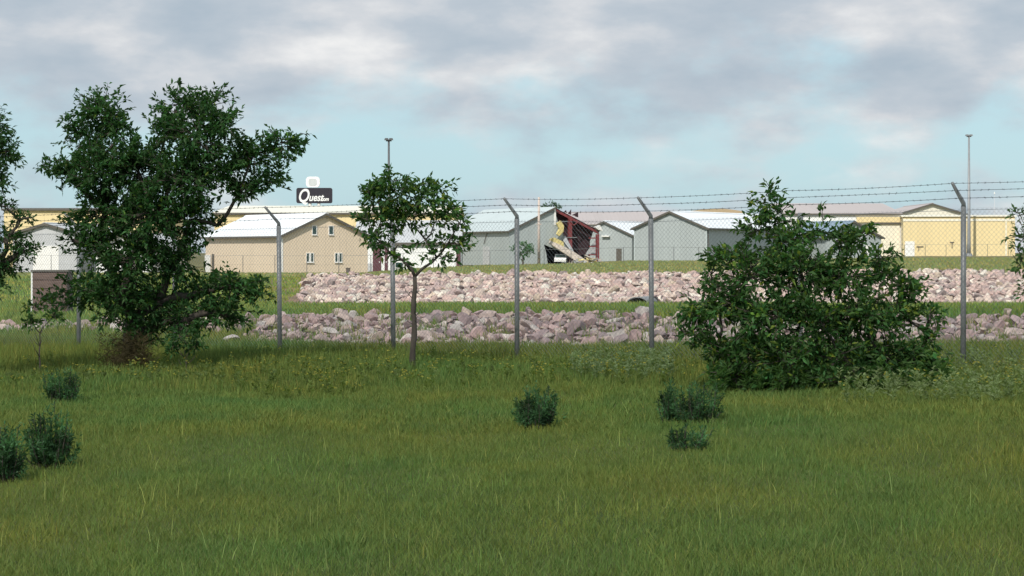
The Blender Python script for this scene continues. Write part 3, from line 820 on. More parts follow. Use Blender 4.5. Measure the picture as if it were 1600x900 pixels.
# torn sheets
ins = MB()
for pl in ([(866, 349), (872, 345), (877, 353), (876, 362), (870, 369), (866, 366), (870, 358)], [(855, 374), (862, 371), (876, 378), (877, 390), (868, 389)]):
    ins.prism([g(*q) for q in pl], -0.9, -0.5)
ins.build('insulation_sheet', M['insulation'], b.root)
MB().quad3([(g(851, 379)[0], -1.3, g(851, 379)[1]), (g(858, 374)[0], -0.6, g(858, 374)[1]), (g(895, 394)[0], -0.6, g(895, 394)[1]), (g(911, 412)[0], -2.2, 0.3), (g(897, 413)[0], -2.4, 0.1)], 0.12).build('fallen_panel', M['board'], b.root)
MB().quad3([(g(878, 380)[0], -0.4, g(878, 376)[1]), (g(882, 368)[0], -0.2, g(882, 368)[1]), (g(897, 398)[0], -0.5, g(897, 398)[1]), (g(892, 400)[0], -0.6, g(890, 396)[1])], 0.06).build('hanging_sheet', M['lgrey_sheet'], b.root)
MB().prism([g(851, 413), g(853, 392), g(858, 384), g(893, 408), g(897, 413)], 6.4, 6.5).build('opening_shade_sheet', M['dark_sheet_and_shade'], b.root)  # dark sheet added to stand for the shade inside the opening
# bent roof flashing
fl = MB()
for (x_, z_, dx, dz) in ((891, 334, 5, -7), (897, 336, 10, -5), (902, 338, 5, -6), (885, 331, 3, -3)):
    a0 = g(x_, z_); a1 = g(x_ + dx, z_ + dz); a2 = g(x_ + dx * 0.4 + 3, z_ + 1.5)
    fl.prism([a0, a1, a2], 0.7, 0.8)
fl.build('bent_flashing', M['dark_sheet_and_shade'], b.root)
MB().prism([g(929, 355), g(937, 352), g(941, 361), g(934, 359)], -0.2, 0.5).build('torn_flap', M['white_trim'], b.root)
# door on the long side
y0, _ = b.sp_(765, 400); y1, _ = b.sp_(756, 400)
dd = MB().box(-0.08, -0.004, min(y0, y1), max(y0, y1) + .2, 0, 2.5).build('door', M['lgrey_sheet'], b.root)
MB().box(-0.12, -0.084, min(y0, y1) + 0.15, min(y0, y1) + 0.3, 1.1, 1.2).build('handle', M['dark_trim'], dd)
y2, _ = b.sp_(762, 400)
MB().tube([(-0.1, y2, e_ - 0.2), (-0.15, y2 + 1.0, 2.9)], 0.05).build('downpipe', M['dark_trim'], b.root)
hx = b
# rubble heaps in front
def local_to_world(bb, x, y): return (bb.X + x * bb.c - y * bb.s, bb.D + x * bb.s + y * bb.c)
rnd = random.Random(5)
def debris(label, pxc, D, wid, hgt, n, mats):
    X_ = at(pxc, D); rt = empty('debris_pile', (X_, D, hz(X_, D))); tag(rt, label, 'debris')
    for mi, (nm, mt) in enumerate(mats):
        mb = MB()
        for i in range(n):
            x = rnd.gauss(0, wid * 0.27); x = max(-wid / 2, min(wid / 2, x)); yy = rnd.uniform(-1, 1)
            h0 = max(0.02, hgt * (1 - abs(2 * x / wid) ** 1.5) * rnd.uniform(0.0, 0.9))
            a_ = Vector((rnd.uniform(-1, 1), rnd.uniform(-1, 1), rnd.uniform(-.35, .35))).normalized() * rnd.uniform(0.3, 1.1)
            c_ = Vector((rnd.uniform(-1, 1), rnd.uniform(-1, 1), rnd.uniform(-.7, .7))).normalized() * rnd.uniform(0.15, 0.5)
            p0 = Vector((x, yy, h0))
            mb.quad3([p0, p0 + a_, p0 + a_ + c_, p0 + c_], 0.05)
        mb.build(nm, mt, rt)
debris('heap of broken pale panels on the ground below the red steel frame', 922, 297, 3.6, 0.9, 26, [('panel_scrap', M['board']), ('insulation_scrap', M['insulation']), ('sheet_scrap', M['lgrey_sheet'])])
debris('low heap of torn grey sheets at the foot of the fallen panel', 902, 297, 2.2, 0.6, 12, [('panel_scrap', M['board']), ('sheet_scrap', M['grey_sheet'])])

# white car in the torn opening
def car(px, D, label):
    X_ = at(px, D); rt = empty('parked_car', (X_, D, hz(X_, D) + 0.02), R(84)); tag(rt, label, 'car')
    body = [(-1.9, .3), (-1.95, .62), (-1.75, .8), (-1.1, .9), (-0.6, 1.32), (0.5, 1.36), (1.1, .98), (1.8, .85), (1.92, .6), (1.9, .3)]
    MB().prism(body, -0.8, 0.8).build('body', M['car_white'], rt)
    MB().prism([(-1.0, .92), (-0.58, 1.25), (0.46, 1.29), (0.92, .98)], -0.815, -0.803).build('side_window', M['glass'], rt)
    MB().box(-1.35, -1.12, -.6, .6, .93, 1.2).build('rear_window', M['glass'], rt)
    for x in (-1.2, 1.2):
        for y in (-0.78, 0.62):
            wv = MB().tube([(x, y, .32), (x, y + 0.2, .32)], 0.32, 14).build('wheel', M['rubber'], rt)
car(877, 303.5, 'white vehicle standing in the dark opening under the fallen panel')

# ------------------------------------------------------------------ roadside sign
D = 400
X_ = at(491.5, D); zg = -2.6
rt = empty('pole_sign', (X_, D, zg)); tag(rt, 'black roadside sign with white script lettering and white cabinet on top', 'sign')
def sx(px): return at(px, D) - X_
def sz(py): return zat(py, D) - zg
def rrect(x0, x1, z0, z1, r, k=5):
    pts = []
    for cx, cz, a0 in ((x1 - r, z1 - r, 0), (x0 + r, z1 - r, 90), (x0 + r, z0 + r, 180), (x1 - r, z0 + r, 270)):
        for i in range(k + 1):
            a_ = R(a0 + 90 * i / k); pts.append((cx + r * math.cos(a_), cz + r * math.sin(a_)))
    return pts[::-1]
MB().prism(rrect(sx(463), sx(519), sz(317.5), sz(293.5), 0.35), 0, 0.7).build('sign_panel', M['sign_black'], rt)
MB().prism(rrect(sx(478), sx(499.5), sz(292.5), sz(276), 0.6), 0.05, 0.65).build('cabinet', M['sign_white'], rt)
MB().prism(rrect(sx(482), sx(495), sz(290), sz(279), 0.4), 0.02, 0.047).build('cabinet_face', M['sign_grey'], rt)
MB().tube([(sx(498), 0.35, 0), (sx(498), 0.35, sz(317.6))], 0.28, 10).build('post', M['white_trim'], rt)
MB().tube([(sx(484), 0.35, 0), (sx(484), 0.35, sz(317.6))], 0.28, 10).build('post', M['white_trim'], rt)
def text(body, size, x, z, shear, off, ybase=-0.06, name='lettering', extr=0.03, xs=1.0):
    cu = bpy.data.curves.new(name, 'FONT'); cu.body = body; cu.size = size; cu.shear = shear; cu.offset = off; cu.extrude = extr
    tmp = bpy.data.objects.new('tmp', cu); COL.objects.link(tmp)
    bpy.context.view_layer.update()
    me = bpy.data.meshes.new_from_object(tmp.evaluated_get(bpy.context.evaluated_depsgraph_get()))
    bpy.data.objects.remove(tmp)
    me.name = name
    me.transform(Matrix.Diagonal((xs, 1, 1, 1)))
    me.transform(Matrix.Rotation(R(90), 4, 'X'))
    me.transform(Matrix.Translation((x, ybase, z)))
    return link_mesh(name, me, M['sign_white'], rt)
text('Q', 3.3, sx(465.0), sz(315.5), 0.28, 0.06, xs=0.72)
text('uest', 1.85, sx(482.2), sz(313.8), 0.3, 0.04, ybase=-0.07, xs=.82)
text('.com', 0.95, sx(500.5), sz(313.8), 0.2, 0.035, xs=.8)

# ------------------------------------------------------------------ masts
def mast(name, label, px, D, ytop, r0, r1, mat, head, base=None):
    X_ = at(px, D); z0 = hz(X_, D); H = zat(ytop, D) - z0
    rt = empty(name, (X_, D, z0)); tag(rt, label, 'light pole')
    MB().tube([(0, 0, 0), (0, 0, H * 0.1), (0, 0, H)], [r0, r0 * 0.9, r1], 10).build('pole', mat, rt, True)
    MB().tube([(0, 0, 0), (0, 0, 0.5)], [r0 * 1.9, r0 * 1.5], 10).build('base', mat, rt)
    MB().box(-head, head, -0.09, 0.09, H + 0.005, H + 0.16).build('crossarm', mat, rt)
    for x in (-head * .8, head * .8) if head < 1 else (-head * .8, 0, head * .8):
        MB().prism([(x - .28, H + .17), (x + .28, H + .17), (x + .2, H + .42), (x - .2, H + .42)], -0.35, 0.3).build('floodlight', mat, rt)
mast('light_pole', 'dark light pole with flat lamp head rising behind the young tree', 607.5, 290, 221, 0.22, 0.13, M['pole_dark'], 0.36)
mast('light_pole', 'tall slim light pole before the yellow building at right', 1514, 376, 214, 0.34, 0.15, M['pole_grey'], 0.40)
X_ = at(842, 296.5)
rt = empty('utility_pole', (X_, 296.5, hz(X_, 296.5))); tag(rt, 'pale wooden utility pole before the grey gable wall', 'utility pole')
MB().tube([(0, 0, 0), (0, 0, zat(308, 296.5) - hz(X_, 296.5))], [0.2, 0.14], 10).build('pole', M['wood_pole'], rt, True)
MB().box(-0.14, 0.14, -0.34, -0.2, 0.9, 1.7).build('meter_box', M['dark_trim'], rt)
MB().box(-0.35, 0.35, -0.2, -0.1, 5.3, 5.42).build('bracket', M['wood_pole'], rt)
# thin white mast far right
X_ = at(1554, 470)
rt = empty('thin_mast', (X_, 470, -0.6)); tag(rt, 'thin white mast beyond the yellow building', 'mast')
MB().tube([(0, 0, 0), (0, 0, zat(303, 470) + 0.6)], [0.09, 0.04], 8).build('pole', M['lgrey_sheet'], rt, True)
MB().tube([(0, 0, zat(303, 470) + 0.6), (0, 0, zat(300, 470) + 0.6)], [0.16, 0.1], 8).build('lamp', M['white_trim'], rt)

# ------------------------------------------------------------------ brown enclosure at left
D = 104
X_ = at(78, D)
rt = empty('brown_enclosure', (X_, D, hz(X_, D) - .02)); tag(rt, 'brown boarded box enclosure on the grass between the left trees', 'enclosure')
H = zat(424, D) - hz(X_, D)
MB().box(-.80, .80, 0, 1.4, 0, H).build('body', M['brown_box'], rt)
MB().box(-.88, .88, -.08, 1.48, H + .003, H + .08).build('lid', M['dark_trim'], rt)
MB().box(-.88, -.803, -.02, .06, 0, H - .01).build('corner_post', M['white_trim'], rt)
for i in range(5):
    MB().box(-.78, .78, -.03, -.004, H * (i + .08) / 5, H * (i + .93) / 5).build('board', M['brown_box'], rt)

# culvert mouth in the far bank
D = 134.5
X_ = at(1000, D)
rt = empty('culvert_pipe', (X_, D, hz(X_, D) + .12), R(-20)); tag(rt, 'dark culvert pipe end at the foot of the farther rock bank', 'culvert')
mb = MB(); nseg = 14
for y_a, y_b, ra, rb2 in ((-0.6, 1.6, .62, .62),):
    for i in range(nseg):
        a0, a1 = math.pi * i / nseg, math.pi * (i + 1) / nseg
        o0 = [(ra * 1.0 * math.cos(a), rr, ra * .55 * math.sin(a)) for a, rr in ((a0, y_a), (a1, y_a), (a1, y_b), (a0, y_b))]
        mb.quad3(o0, -0.05)
mb.build('pipe', M['galv'], rt)
MB().box(-.66, .66, 1.55, 1.6, -.2, .34).build('end_plate', M['rubber'], rt)
MB().box(-1.2, 1.2, -1.2, -.65, -.25, -.06).build('apron', M['lgrey_sheet'], rt)

# ------------------------------------------------------------------ fences
NO_ARM = (6,)       # the post inside the bush has lost its arm
Z0f = 45.8; Af, Bf, Ef = -677.0, 170.95, 0.03756
def post_xy(i): return ((Af + i * Bf) / F * Z0f, Z0f * (1 - i * Ef))
# top line of the fabric from the photo
def fab_top(i):
    x, y = post_xy(i)
    return zat(np.interp(i, [-2, 0, 2, 4, 5, 7, 9], [370, 361, 353, 342, 342, 323, 308]), y)
fd = Vector((Bf / F * Z0f, -Z0f * Ef, 0)).normalized()
fn = Vector((-abs(fd.y), -fd.x, 0)).normalized()
rt = empty('security_fence', (*post_xy(4), hz(*post_xy(4)))); tag(rt, 'nearer chain-link security fence topped with angled arms and barbed wire', 'fence')
RT = Vector(rt.location)
idx = list(range(-2, 10))
tops = {}
for i in idx:
    x, y = post_xy(i); zg = hz(x, y) - 0.3; zt_ = fab_top(i)
    lean = random.uniform(-0.012, 0.012)
    p0 = Vector((x, y, zg)) - RT; p1 = Vector((x + lean * 2.4, y, zt_)) - RT
    o = MB().tube([p0, p1], 0.043, 10).build('fence_post', M['galv'], rt, True)
    a1 = p1 + fn * 0.37 + Vector((0, 0, 0.35)) + fd * random.uniform(-.01, .01)
    if i not in NO_ARM: MB().tube([p1 - Vector((0, 0, 0.03)), p1 + Vector((0, 0, 0.05)), a1], [0.04, 0.034, 0.024], 8).build('arm', M['galv'], o, True)
    tops[i] = (p1, a1)
def sag_pts(pa, pb, sag, n=8):
    return [pa.lerp(pb, t / n) - Vector((0, 0, sag * 4 * (t / n) * (1 - t / n))) for t in range(n)]
for fct in (0.36, 0.68, 0.98):
    pts = []
    for i in idx[:-1]:
        pa = tops[i][0].lerp(tops[i][1], fct); pb = tops[i + 1][0].lerp(tops[i + 1][1], fct)
        pts += sag_pts(pa, pb, random.uniform(0.004, 0.02))
    pts.append(tops[idx[-1]][0].lerp(tops[idx[-1]][1], fct))
    mb = MB().tube(pts, 0.0042, 4)
    # barbs every 12 cm
    for i in range(len(pts) - 1):
        a_, c_ = pts[i], pts[i + 1]; nb_ = 3
        for q in range(nb_):
            p_ = a_.lerp(c_, (q + 0.5) / nb_)
            for s_ in range(2):
                v_ = Vector((random.uniform(-1, 1), random.uniform(-1, 1), random.uniform(-1, 1))).normalized() * 0.02
                mb.tube([p_ - v_, p_ + v_], 0.0028, 3)
    mb.build('barbed_wire', M['barb'], rt)
# tension wire + fabric
mb = MB(); pts = []
for i in idx: pts.append(tops[i][0] - Vector((0, 0, 0.05)))
mb.tube(pts, 0.004, 4).build('tension_wire', M['wire'], rt)
def fabric(rt, Pts_top, Pts_bot, pitch, rad, mat):
    """diagonal wires both ways as thin three-sided rods; real diamond mesh"""
    seg = []
    n = len(Pts_top) - 1
    T = np.array([tuple(p) for p in Pts_top]); B = np.array([tuple(p) for p in Pts_bot])
    ln = np.linalg.norm((T[1:] - T[:-1])[:, :2], axis=1); cum = np.concatenate([[0], np.cumsum(ln)])
    H = float(np.mean(T[:, 2] - B[:, 2])); tot = cum[-1]
    def P_(s, h):
        out_ = np.stack([np.interp(s, cum, T[:, k]) for k in range(3)], 1)
        bot = np.stack([np.interp(s, cum, B[:, k]) for k in range(3)], 1)
        return bot + (out_ - bot) * h[:, None]
    s0 = np.arange(-H, tot, pitch)
    A_, B_ = [], []
    for sgn in (1, -1):
        st = s0 if sgn == 1 else s0 + H
        K = 6
        hs = np.linspace(0, 1, K + 1)
        for a in range(K):
            sa = st + sgn * H * hs[a]; sb = st + sgn * H * hs[a + 1]
            ok = (np.minimum(sa, sb) >= 0) & (np.maximum(sa, sb) <= tot)
            A_.append(P_(sa[ok], np.full(ok.sum(), hs[a]))); B_.append(P_(sb[ok], np.full(ok.sum(), hs[a + 1])))
    A_ = np.concatenate(A_); B_ = np.concatenate(B_)
    nvec = np.array([fn.x, fn.y, 0.0]); m_ = len(A_)
    d = (B_ - A_); d /= np.linalg.norm(d, axis=1)[:, None]
    u = np.cross(d, nvec); u /= np.linalg.norm(u, axis=1)[:, None]
    V = []
    for base in (A_, B_):
        for a in (0, 120, 240):
            V.append(base + rad * (math.cos(R(a)) * nvec + math.sin(R(a)) * u))
    V = np.stack(V, 1).reshape(-1, 3)
    b_ = np.arange(m_)[:, None] * 6
    f_ = np.concatenate([b_ + np.array([[0, 1, 4, 3]]), b_ + np.array([[1, 2, 5, 4]]), b_ + np.array([[2, 0, 3, 5]])])
    return link_mesh('chain_link_mesh', np_mesh('chain_link_mesh', V, [f_]), mat, rt)
tp = [tops[i][0] - Vector((0, 0, 0.02)) + fn * 0.05 for i in idx]
bp_ = [Vector((post_xy(i)[0], post_xy(i)[1], hz(*post_xy(i)) + 0.05)) - RT + fn * 0.05 for i in idx]
fabric(rt, tp, bp_, 0.076, 0.0017, M['wire'])

# far low fence in front of the buildings
rt = empty('perimeter_fence', (0, 280, hz(0, 280))); tag(rt, 'farther thin wire fence running along the foot of the buildings', 'fence')
RT = Vector(rt.location); fp = []
pxi = -20.0
while pxi < 1640:
    Dd = float(base_D(pxi)) - 9 - (6 if pxi > 570 and pxi < 720 else 0)
    fp.append(Vector((at(pxi, Dd), Dd, hz(at(pxi, Dd), Dd)))); pxi += 51 * 236 / Dd
hts = []
for q in fp:
    MB().tube([q - RT, q - RT + Vector((0, 0, 2.0))], 0.035, 6).build('fence_post', M['pole_dark'], rt)
MB().tube([q - RT + Vector((0, 0, 1.97)) for q in fp], 0.018, 4).build('top_rail', M['galv'], rt)
MB().tube([q - RT + Vector((0, 0, 1.0)) for q in fp], 0.006, 3).tube([q - RT + Vector((0, 0, .1)) for q in fp], 0.006, 3).build('line_wire', M['wire'], rt)

# ------------------------------------------------------------------ foliage
def leaf_mesh(name, base, direc, ln, wd, tint, mat, parent, rngl):
    """each leaf a folded kite; base (N,3), direc (N,3) unit"""
    n = len(base)
    up = rngl.normal(size=(n, 3)) * 0.75 + np.array([0, 0, 1.0])
    side = np.cross(direc, up); side /= (np.linalg.norm(side, axis=1)[:, None] + 1e-9)
    nrm = np.cross(side, direc)
    mid = base + direc * (ln * 0.45)[:, None]
    tip = base + direc * ln[:, None] - np.array([0, 0, 1.0]) * (ln * 0.12)[:, None]
    fold = (wd * 0.18)[:, None] * nrm
    v = np.stack([base, mid + side * wd[:, None] / 2 + fold, tip, mid - side * wd[:, None] / 2 + fold], 1).reshape(-1, 3)
    b = (np.arange(n) * 4)[:, None]
    f = np.concatenate([b + np.array([[0, 1, 2]]), b + np.array([[0, 2, 3]])])
    me = np_mesh(name, v, [f], np.repeat(tint, 4, 0))
    return link_mesh(name, me, mat, parent)

def shoots_in_lobe(rngl, c, rad, n, out_lo=0.7, out_hi=1.15, upb=0.25, stepm=0.028, start=0.25):
    d = rngl.normal(size=(n, 3)); d[:, 2] += upb; d /= np.linalg.norm(d, axis=1)[:, None]
    e = c + d * rad * rngl.uniform(out_lo, out_hi, (n, 1))
    s = c + d * rad * rngl.uniform(0.0, 0.35, (n, 1)) + rngl.normal(size=(n, 3)) * rad * 0.12
    # shoots curve upward to their tips
    mid = (s + e) / 2 + rngl.normal(size=(n, 3)) * rad * 0.08 - np.array([0, 0, 1]) * rad * 0.06
    return s, mid, e

def bez(s, m, e, t):
    t = t[:, None]; return (1 - t) ** 2 * s + 2 * t * (1 - t) * m + t ** 2 * e

def tree(name, label, cat, basepx, D, lobes, fork, trunk_r, mat, seed, leaf=(0.085, 0.032), density=1.0, tintvar=0.25, stems=1, leafstep=0.03, yellow=0.04, zb=None, splay=None, shoot_hi=1.15, nmin=6, clump=0.0):
    rngl = np.random.default_rng(seed); rn = random.Random(seed)
    X_ = at(basepx, D); z0 = hz(X_, D) if zb is None else zb
    rt = empty(name, (X_, D, z0)); tag(rt, label, cat); O = np.array([X_, D, z0])
    sc = D / F
    LC = []
    for lb in lobes:
        px, py, dY, rx, rz_ = lb[:5]
        DD = D + dY
        c = np.array([at(px, DD), DD, zat(py, DD)]); rad = np.array([rx * sc, 0.5 * (rx + rz_) * sc, rz_ * sc])
        LC.append((c - O, rad, lb[5] if len(lb) > 5 else 1.0))
    # woody skeleton
    mb = MB()
    fk = Vector((at(fork[0], D), D, zat(fork[1], D))) - Vector(O)
    if stems == 1:
        m1 = fk * 0.5 + Vector((rn.uniform(-.05, .05), 0, 0))
        pts_, rr_ = [Vector((0, 0, -0.15)), Vector((0, 0, 0.05))], [trunk_r * 1.45, trunk_r * 1.15]
        wob = fk.length * 0.009
        for q_ in range(1, 8):
            pts_.append(fk * (q_ / 8) + Vector((wob * math.sin(q_ * 1.5 + seed), wob * math.cos(q_ * 1.9), 0))); rr_.append(trunk_r * (1.08 - .05 * q_) * rn.uniform(.92, 1.1))
        pts_.append(fk); rr_.append(trunk_r * .68)
        mb.tube(pts_, rr_, 9)
        for q_ in range(5):     # short dead side twigs
            p_ = fk * rn.uniform(.15, .95); d_ = Vector((rn.uniform(-1, 1), rn.uniform(-1, 1), rn.uniform(.3, 1.2))).normalized() * rn.uniform(.12, .34)
            mb.tube([p_, p_ + d_ * .6, p_ + d_ + Vector((0, 0, .04))], [.008, .006, .003], 4)
    nodes = []        # (position, path length, radius)
    if stems == 1:
        nodes.append((fk, 0.0)); nodes.append((m1, 0.0))
    else:
        for j in range(5):
            nodes.append((Vector(((j - 2) / 2 * (splay or 0.3), rn.uniform(-.15, .15), -0.05)), 0.0))
    reach = max((Vector(c) - nodes[0][0]).length for c, _, _ in LC) * 1.15
    order = sorted(range(len(LC)), key=lambda i: min((Vector(LC[i][0]) - n_[0]).length for n_ in nodes))
    for i in order:
        c, rad, q = LC[i]; c_ = Vector(c)
        st, pl = min(nodes, key=lambda n_: (c_ - n_[0]).length + 0.42 * n_[1] + (0.6 if n_[0].z > c_.z + 0.15 else 0))
        dist = (c_ - st).length
        r_at = lambda p_: trunk_r * 0.62 * max(0.10, 1 - p_ / reach) ** 1.1 * (0.55 + 0.45 * q)
        ra, rb2 = r_at(pl), r_at(pl + dist)
        m_ = st.lerp(c_, 0.35) + Vector((rn.uniform(-.09, .09), rn.uniform(-.09, .09), rn.uniform(-.02, .12))) * dist
        m2 = st.lerp(c_, 0.7) + Vector((rn.uniform(-.08, .08), rn.uniform(-.08, .08), rn.uniform(-.04, .08))) * dist
        mb.tube([st, m_, m2, c_], [ra, ra * .7 + rb2 * .3, ra * .35 + rb2 * .65, rb2 * .9], 6)
        nodes.append((c_, pl + dist))
    # shoots
    tw = MB(); LB, LD = [], []
    for (c, rad, q) in LC:
        vol = float(np.mean(rad))
        n = int(max(nmin, 150 * (vol ** 1.7) * density * q / (0.35 ** 1.7) * 0.42))
        s, m_, e = shoots_in_lobe(rngl, c, rad, n, 0.62, shoot_hi)
        if clump > 0:
            q_ = e * 1.0 + O
            nv = np.sin(q_[:, 0] * 7.3 + 1.3 * seed) * np.sin(q_[:, 2] * 8.1 + 2.1 * seed) + 0.6 * np.sin(q_[:, 0] * 15 + q_[:, 1] * 6 + seed) * np.sin(q_[:, 2] * 13 - q_[:, 1] * 5)
            kk_ = nv + rngl.normal(0, .25, n) > -1.0 + clump
            s, m_, e = s[kk_], m_[kk_], e[kk_]; n = len(s)
        L_ = np.linalg.norm(e - s, axis=1)
        for k in range(n):
            if k % 2 == 0:
                pts = [tuple(bez(s[k:k+1], m_[k:k+1], e[k:k+1], np.array([t]))[0]) for t in (0, .5, 1)]
                tw.tube(pts, [0.009, 0.006, 0.003], 3, False)
            nl = max(4, int(L_[k] / leafstep))
            t = rngl.uniform(0.12, 1.0, nl) ** 0.8
            pb = bez(np.repeat(s[k:k+1], nl, 0), np.repeat(m_[k:k+1], nl, 0), np.repeat(e[k:k+1], nl, 0), t)
            ax = (e[k] - s[k]) / (L_[k] + 1e-6)
            dv = ax * 0.75 + rngl.normal(size=(nl, 3)) * 0.62 + np.array([0, 0, 0.05])
            dv /= np.linalg.norm(dv, axis=1)[:, None]
            LB.append(pb + rngl.normal(size=(nl, 3)) * 0.015); LD.append(dv)
    LB = np.concatenate(LB); LD = np.concatenate(LD); n = len(LB)
    ln = leaf[0] * rngl.uniform(0.65, 1.3, n); wd = leaf[1] * rngl.uniform(0.7, 1.25, n)
    v = rngl.uniform(1 - tintvar, 1 + tintvar, (n, 1)); tint = np.repeat(v, 3, 1)
    # leaf colour lightened in clumps to paint in sunlit sprays, darker in between
    sp_ = 0.5 + 0.5 * np.sin(LB[:, 0] * 5.1 + 1.7 * seed) * np.sin(LB[:, 2] * 6.3 + seed) * np.sin(LB[:, 1] * 4.7)
    tint *= (0.74 + 0.75 * sp_ ** 1.5)[:, None]
    tint[:, 0] *= 1 + 0.25 * rngl.uniform(-1, 1, n)
    yl = rngl.random(n) < yellow
    tint[yl] *= np.array([2.6, 1.7, 0.9])
    mb.build('trunk' if stems == 1 else 'stems', M['bark'], rt, True)
    tw.build('twigs', M['bark'], rt)
    leaf_mesh('crown', LB, LD, ln, wd, tint, mat, rt, rngl)
    return n

tot = 0
# large left tree
big = [
 (160, 175, 0, 42, 40), (140, 215, .3, 45, 45), (182, 205, -.2, 30, 40), (105, 270, 0, 42, 32), (75, 265, .1, 20, 16), (160, 265, -.3, 60, 50),
 (275, 165, 0, 36, 40), (325, 165, .2, 42, 32), (350, 195, -.2, 36, 34), (262, 215, .1, 38, 42), (305, 215, -.3, 55, 50),
 (215, 265, 0, 60, 55), (280, 280, -.4, 60, 50), (345, 265, .1, 55, 42), (395, 245, 0, 48, 38), (440, 225, -.1, 38, 24), (462, 213, 0, 20, 14), (415, 282, .2, 42, 22), (375, 300, 0, 36, 22),
 (165, 330, 0, 62, 48), (235, 340, -.4, 66, 55), (295, 345, .1, 42, 42), (150, 385, .2, 50, 38), (205, 405, -.3, 70, 48), (275, 410, 0, 42, 50), (112, 375, 0, 22, 16, .5),
 (130, 455, 0, 55, 30), (185, 465, -.3, 62, 42), (245, 475, .0, 48, 46), (225, 515, 0, 50, 30), (320, 455, .2, 34, 36), (365, 450, -.1, 46, 32), (345, 490, 0, 52, 26), (405, 455, .1, 26, 20),
 (290, 500, -.2, 36, 30), (340, 352, .1, 14, 20, .5)]
tot += tree('broadleaf_tree', 'largest dark green tree with several upright arms left of centre', 'tree', 200, 37.2, big, (205, 500), 0.14, M['leaf'], 21, (0.10, 0.045), 1.2, stems=1, yellow=0.02, tintvar=.4, shoot_hi=1.3, clump=.62)
tot += tree('sapling', 'thin leafy sapling in front of the brown enclosure left of the largest tree', 'sapling', 62, 36.0, [(55, 480, 0, 22, 14), (75, 468, .1, 20, 14), (48, 505, 0, 18, 14), (85, 495, 0, 14, 10)], (62, 520), 0.014, M['leaf_bush'], 61, (0.09, 0.04), 1.0, stems=1, nmin=22)
tot += tree('sapling', 'low leafy sapling just right of the foot of the largest tree', 'sapling', 292, 36.4, [(285, 525, 0, 26, 18), (305, 540, .1, 18, 12), (270, 545, 0, 16, 12)], (290, 560), 0.012, M['leaf'], 62, (0.09, 0.04), 1.0, stems=1, nmin=26)
# left edge tree
edge = [(-10, 190, 0, 32, 30), (0, 235, .1, 38, 36), (-40, 220, 0, 50, 50), (-5, 285, -.1, 28, 36), (20, 240, 0, 20, 14, .8), (-40, 300, .2, 50, 60), (10, 325, 0, 30, 14, .6), (30, 345, 0, 26, 16, .6), (45, 340, -.1, 16, 10, .6), (10, 375, 0, 42, 24), (38, 392, 0, 30, 24), (5, 415, .1, 36, 28), (-10, 445, 0, 30, 24), (-50, 400, 0, 60, 60), (-70, 480, 0, 50, 40), (-90, 250, 0, 60, 80)]
tot += tree('broadleaf_tree', 'dark tree cut off by the left edge of the picture', 'tree', -80, 35.5, edge, (-75, 480), 0.11, M['leaf'], 5, (0.095, 0.036), 0.95, yellow=0.01)
# young tree
yng = [(605, 285, 0, 30, 24), (590, 310, .1, 32, 28), (625, 300, -.1, 32, 28), (575, 300, 0, 16, 14, .8), (660, 285, 0, 20, 18, .75), (685, 300, .1, 28, 22, .8), (655, 315, -.15, 36, 28), (705, 325, 0, 26, 20, .9), (720, 345, 0, 20, 16, .7), (600, 345, 0, 36, 24, .85), (640, 345, .1, 34, 24, .8), (680, 345, -.1, 34, 22, .7), (575, 345, 0, 24, 20, .9), (585, 372, 0, 28, 18, .8), (620, 385, .1, 24, 16, .55), (665, 375, 0, 28, 16, .45), (700, 380, -.1, 28, 16, .6), (712, 380, 0, 24, 18, .8), (630, 408, 0, 20, 14, .8), (683, 402, 0, 26, 14, .7), (612, 398, .1, 20, 12, .7)]
tot += tree('young_tree', 'slender young tree with open crown and thin forked trunk', 'tree', 645, 36.3, yng, (648, 432), 0.050, M['leaf_bush'], 9, (0.115, 0.052), 0.85, yellow=0.12, shoot_hi=1.35, tintvar=.4, clump=.5)
# big bush
bush = [(1200, 300, 0, 22, 18, .7), (1190, 322, 0, 24, 24, .7), (1215, 335, .1, 26, 26, .9), (1185, 360, 0, 34, 28, .9), (1235, 345, 0, 26, 18, .8), (1235, 375, -.1, 42, 32), (1285, 340, 0, 10, 16, .5), (1275, 365, .1, 34, 20, .7), (1310, 380, 0, 42, 26, .9), (1345, 372, 0, 32, 22, .9), (1378, 402, 0, 32, 24, 1), (1412, 448, 0, 34, 26, .9), (1450, 495, 0, 28, 24, .8), (1120, 400, 0, 30, 16, .7), (1150, 405, 0, 44, 28), (1110, 430, .1, 22, 22, .8),
 (1180, 430, -.3, 58, 44), (1250, 425, -.3, 60, 48), (1320, 430, -.2, 56, 42), (1375, 430, .1, 30, 24), (1095, 485, 0, 38, 30), (1135, 475, -.2, 52, 42), (1080, 520, 0, 26, 22, .8), (1200, 500, -.5, 66, 52), (1275, 500, -.5, 66, 55), (1345, 490, -.3, 60, 48), (1400, 480, 0, 36, 34), (1425, 505, 0, 32, 28, .8), (1450, 530, 0, 30, 22, .8),
 (1120, 540, -.2, 46, 34), (1165, 560, -.5, 56, 40), (1235, 565, -.7, 60, 42), (1310, 560, -.6, 60, 42), (1375, 555, -.3, 56, 42), (1430, 560, -.1, 40, 32), (1465, 560, 0, 24, 22, .7), (1400, 592, -.4, 40, 22, .9), (1150, 588, -.5, 48, 22), (1230, 594, -.8, 56, 22), (1315, 592, -.8, 56, 24), (1450, 585, -.3, 26, 20, .8), (1180, 600, -.3, 60, 16), (1270, 602, -.3, 60, 16), (1360, 600, -.3, 56, 16)]
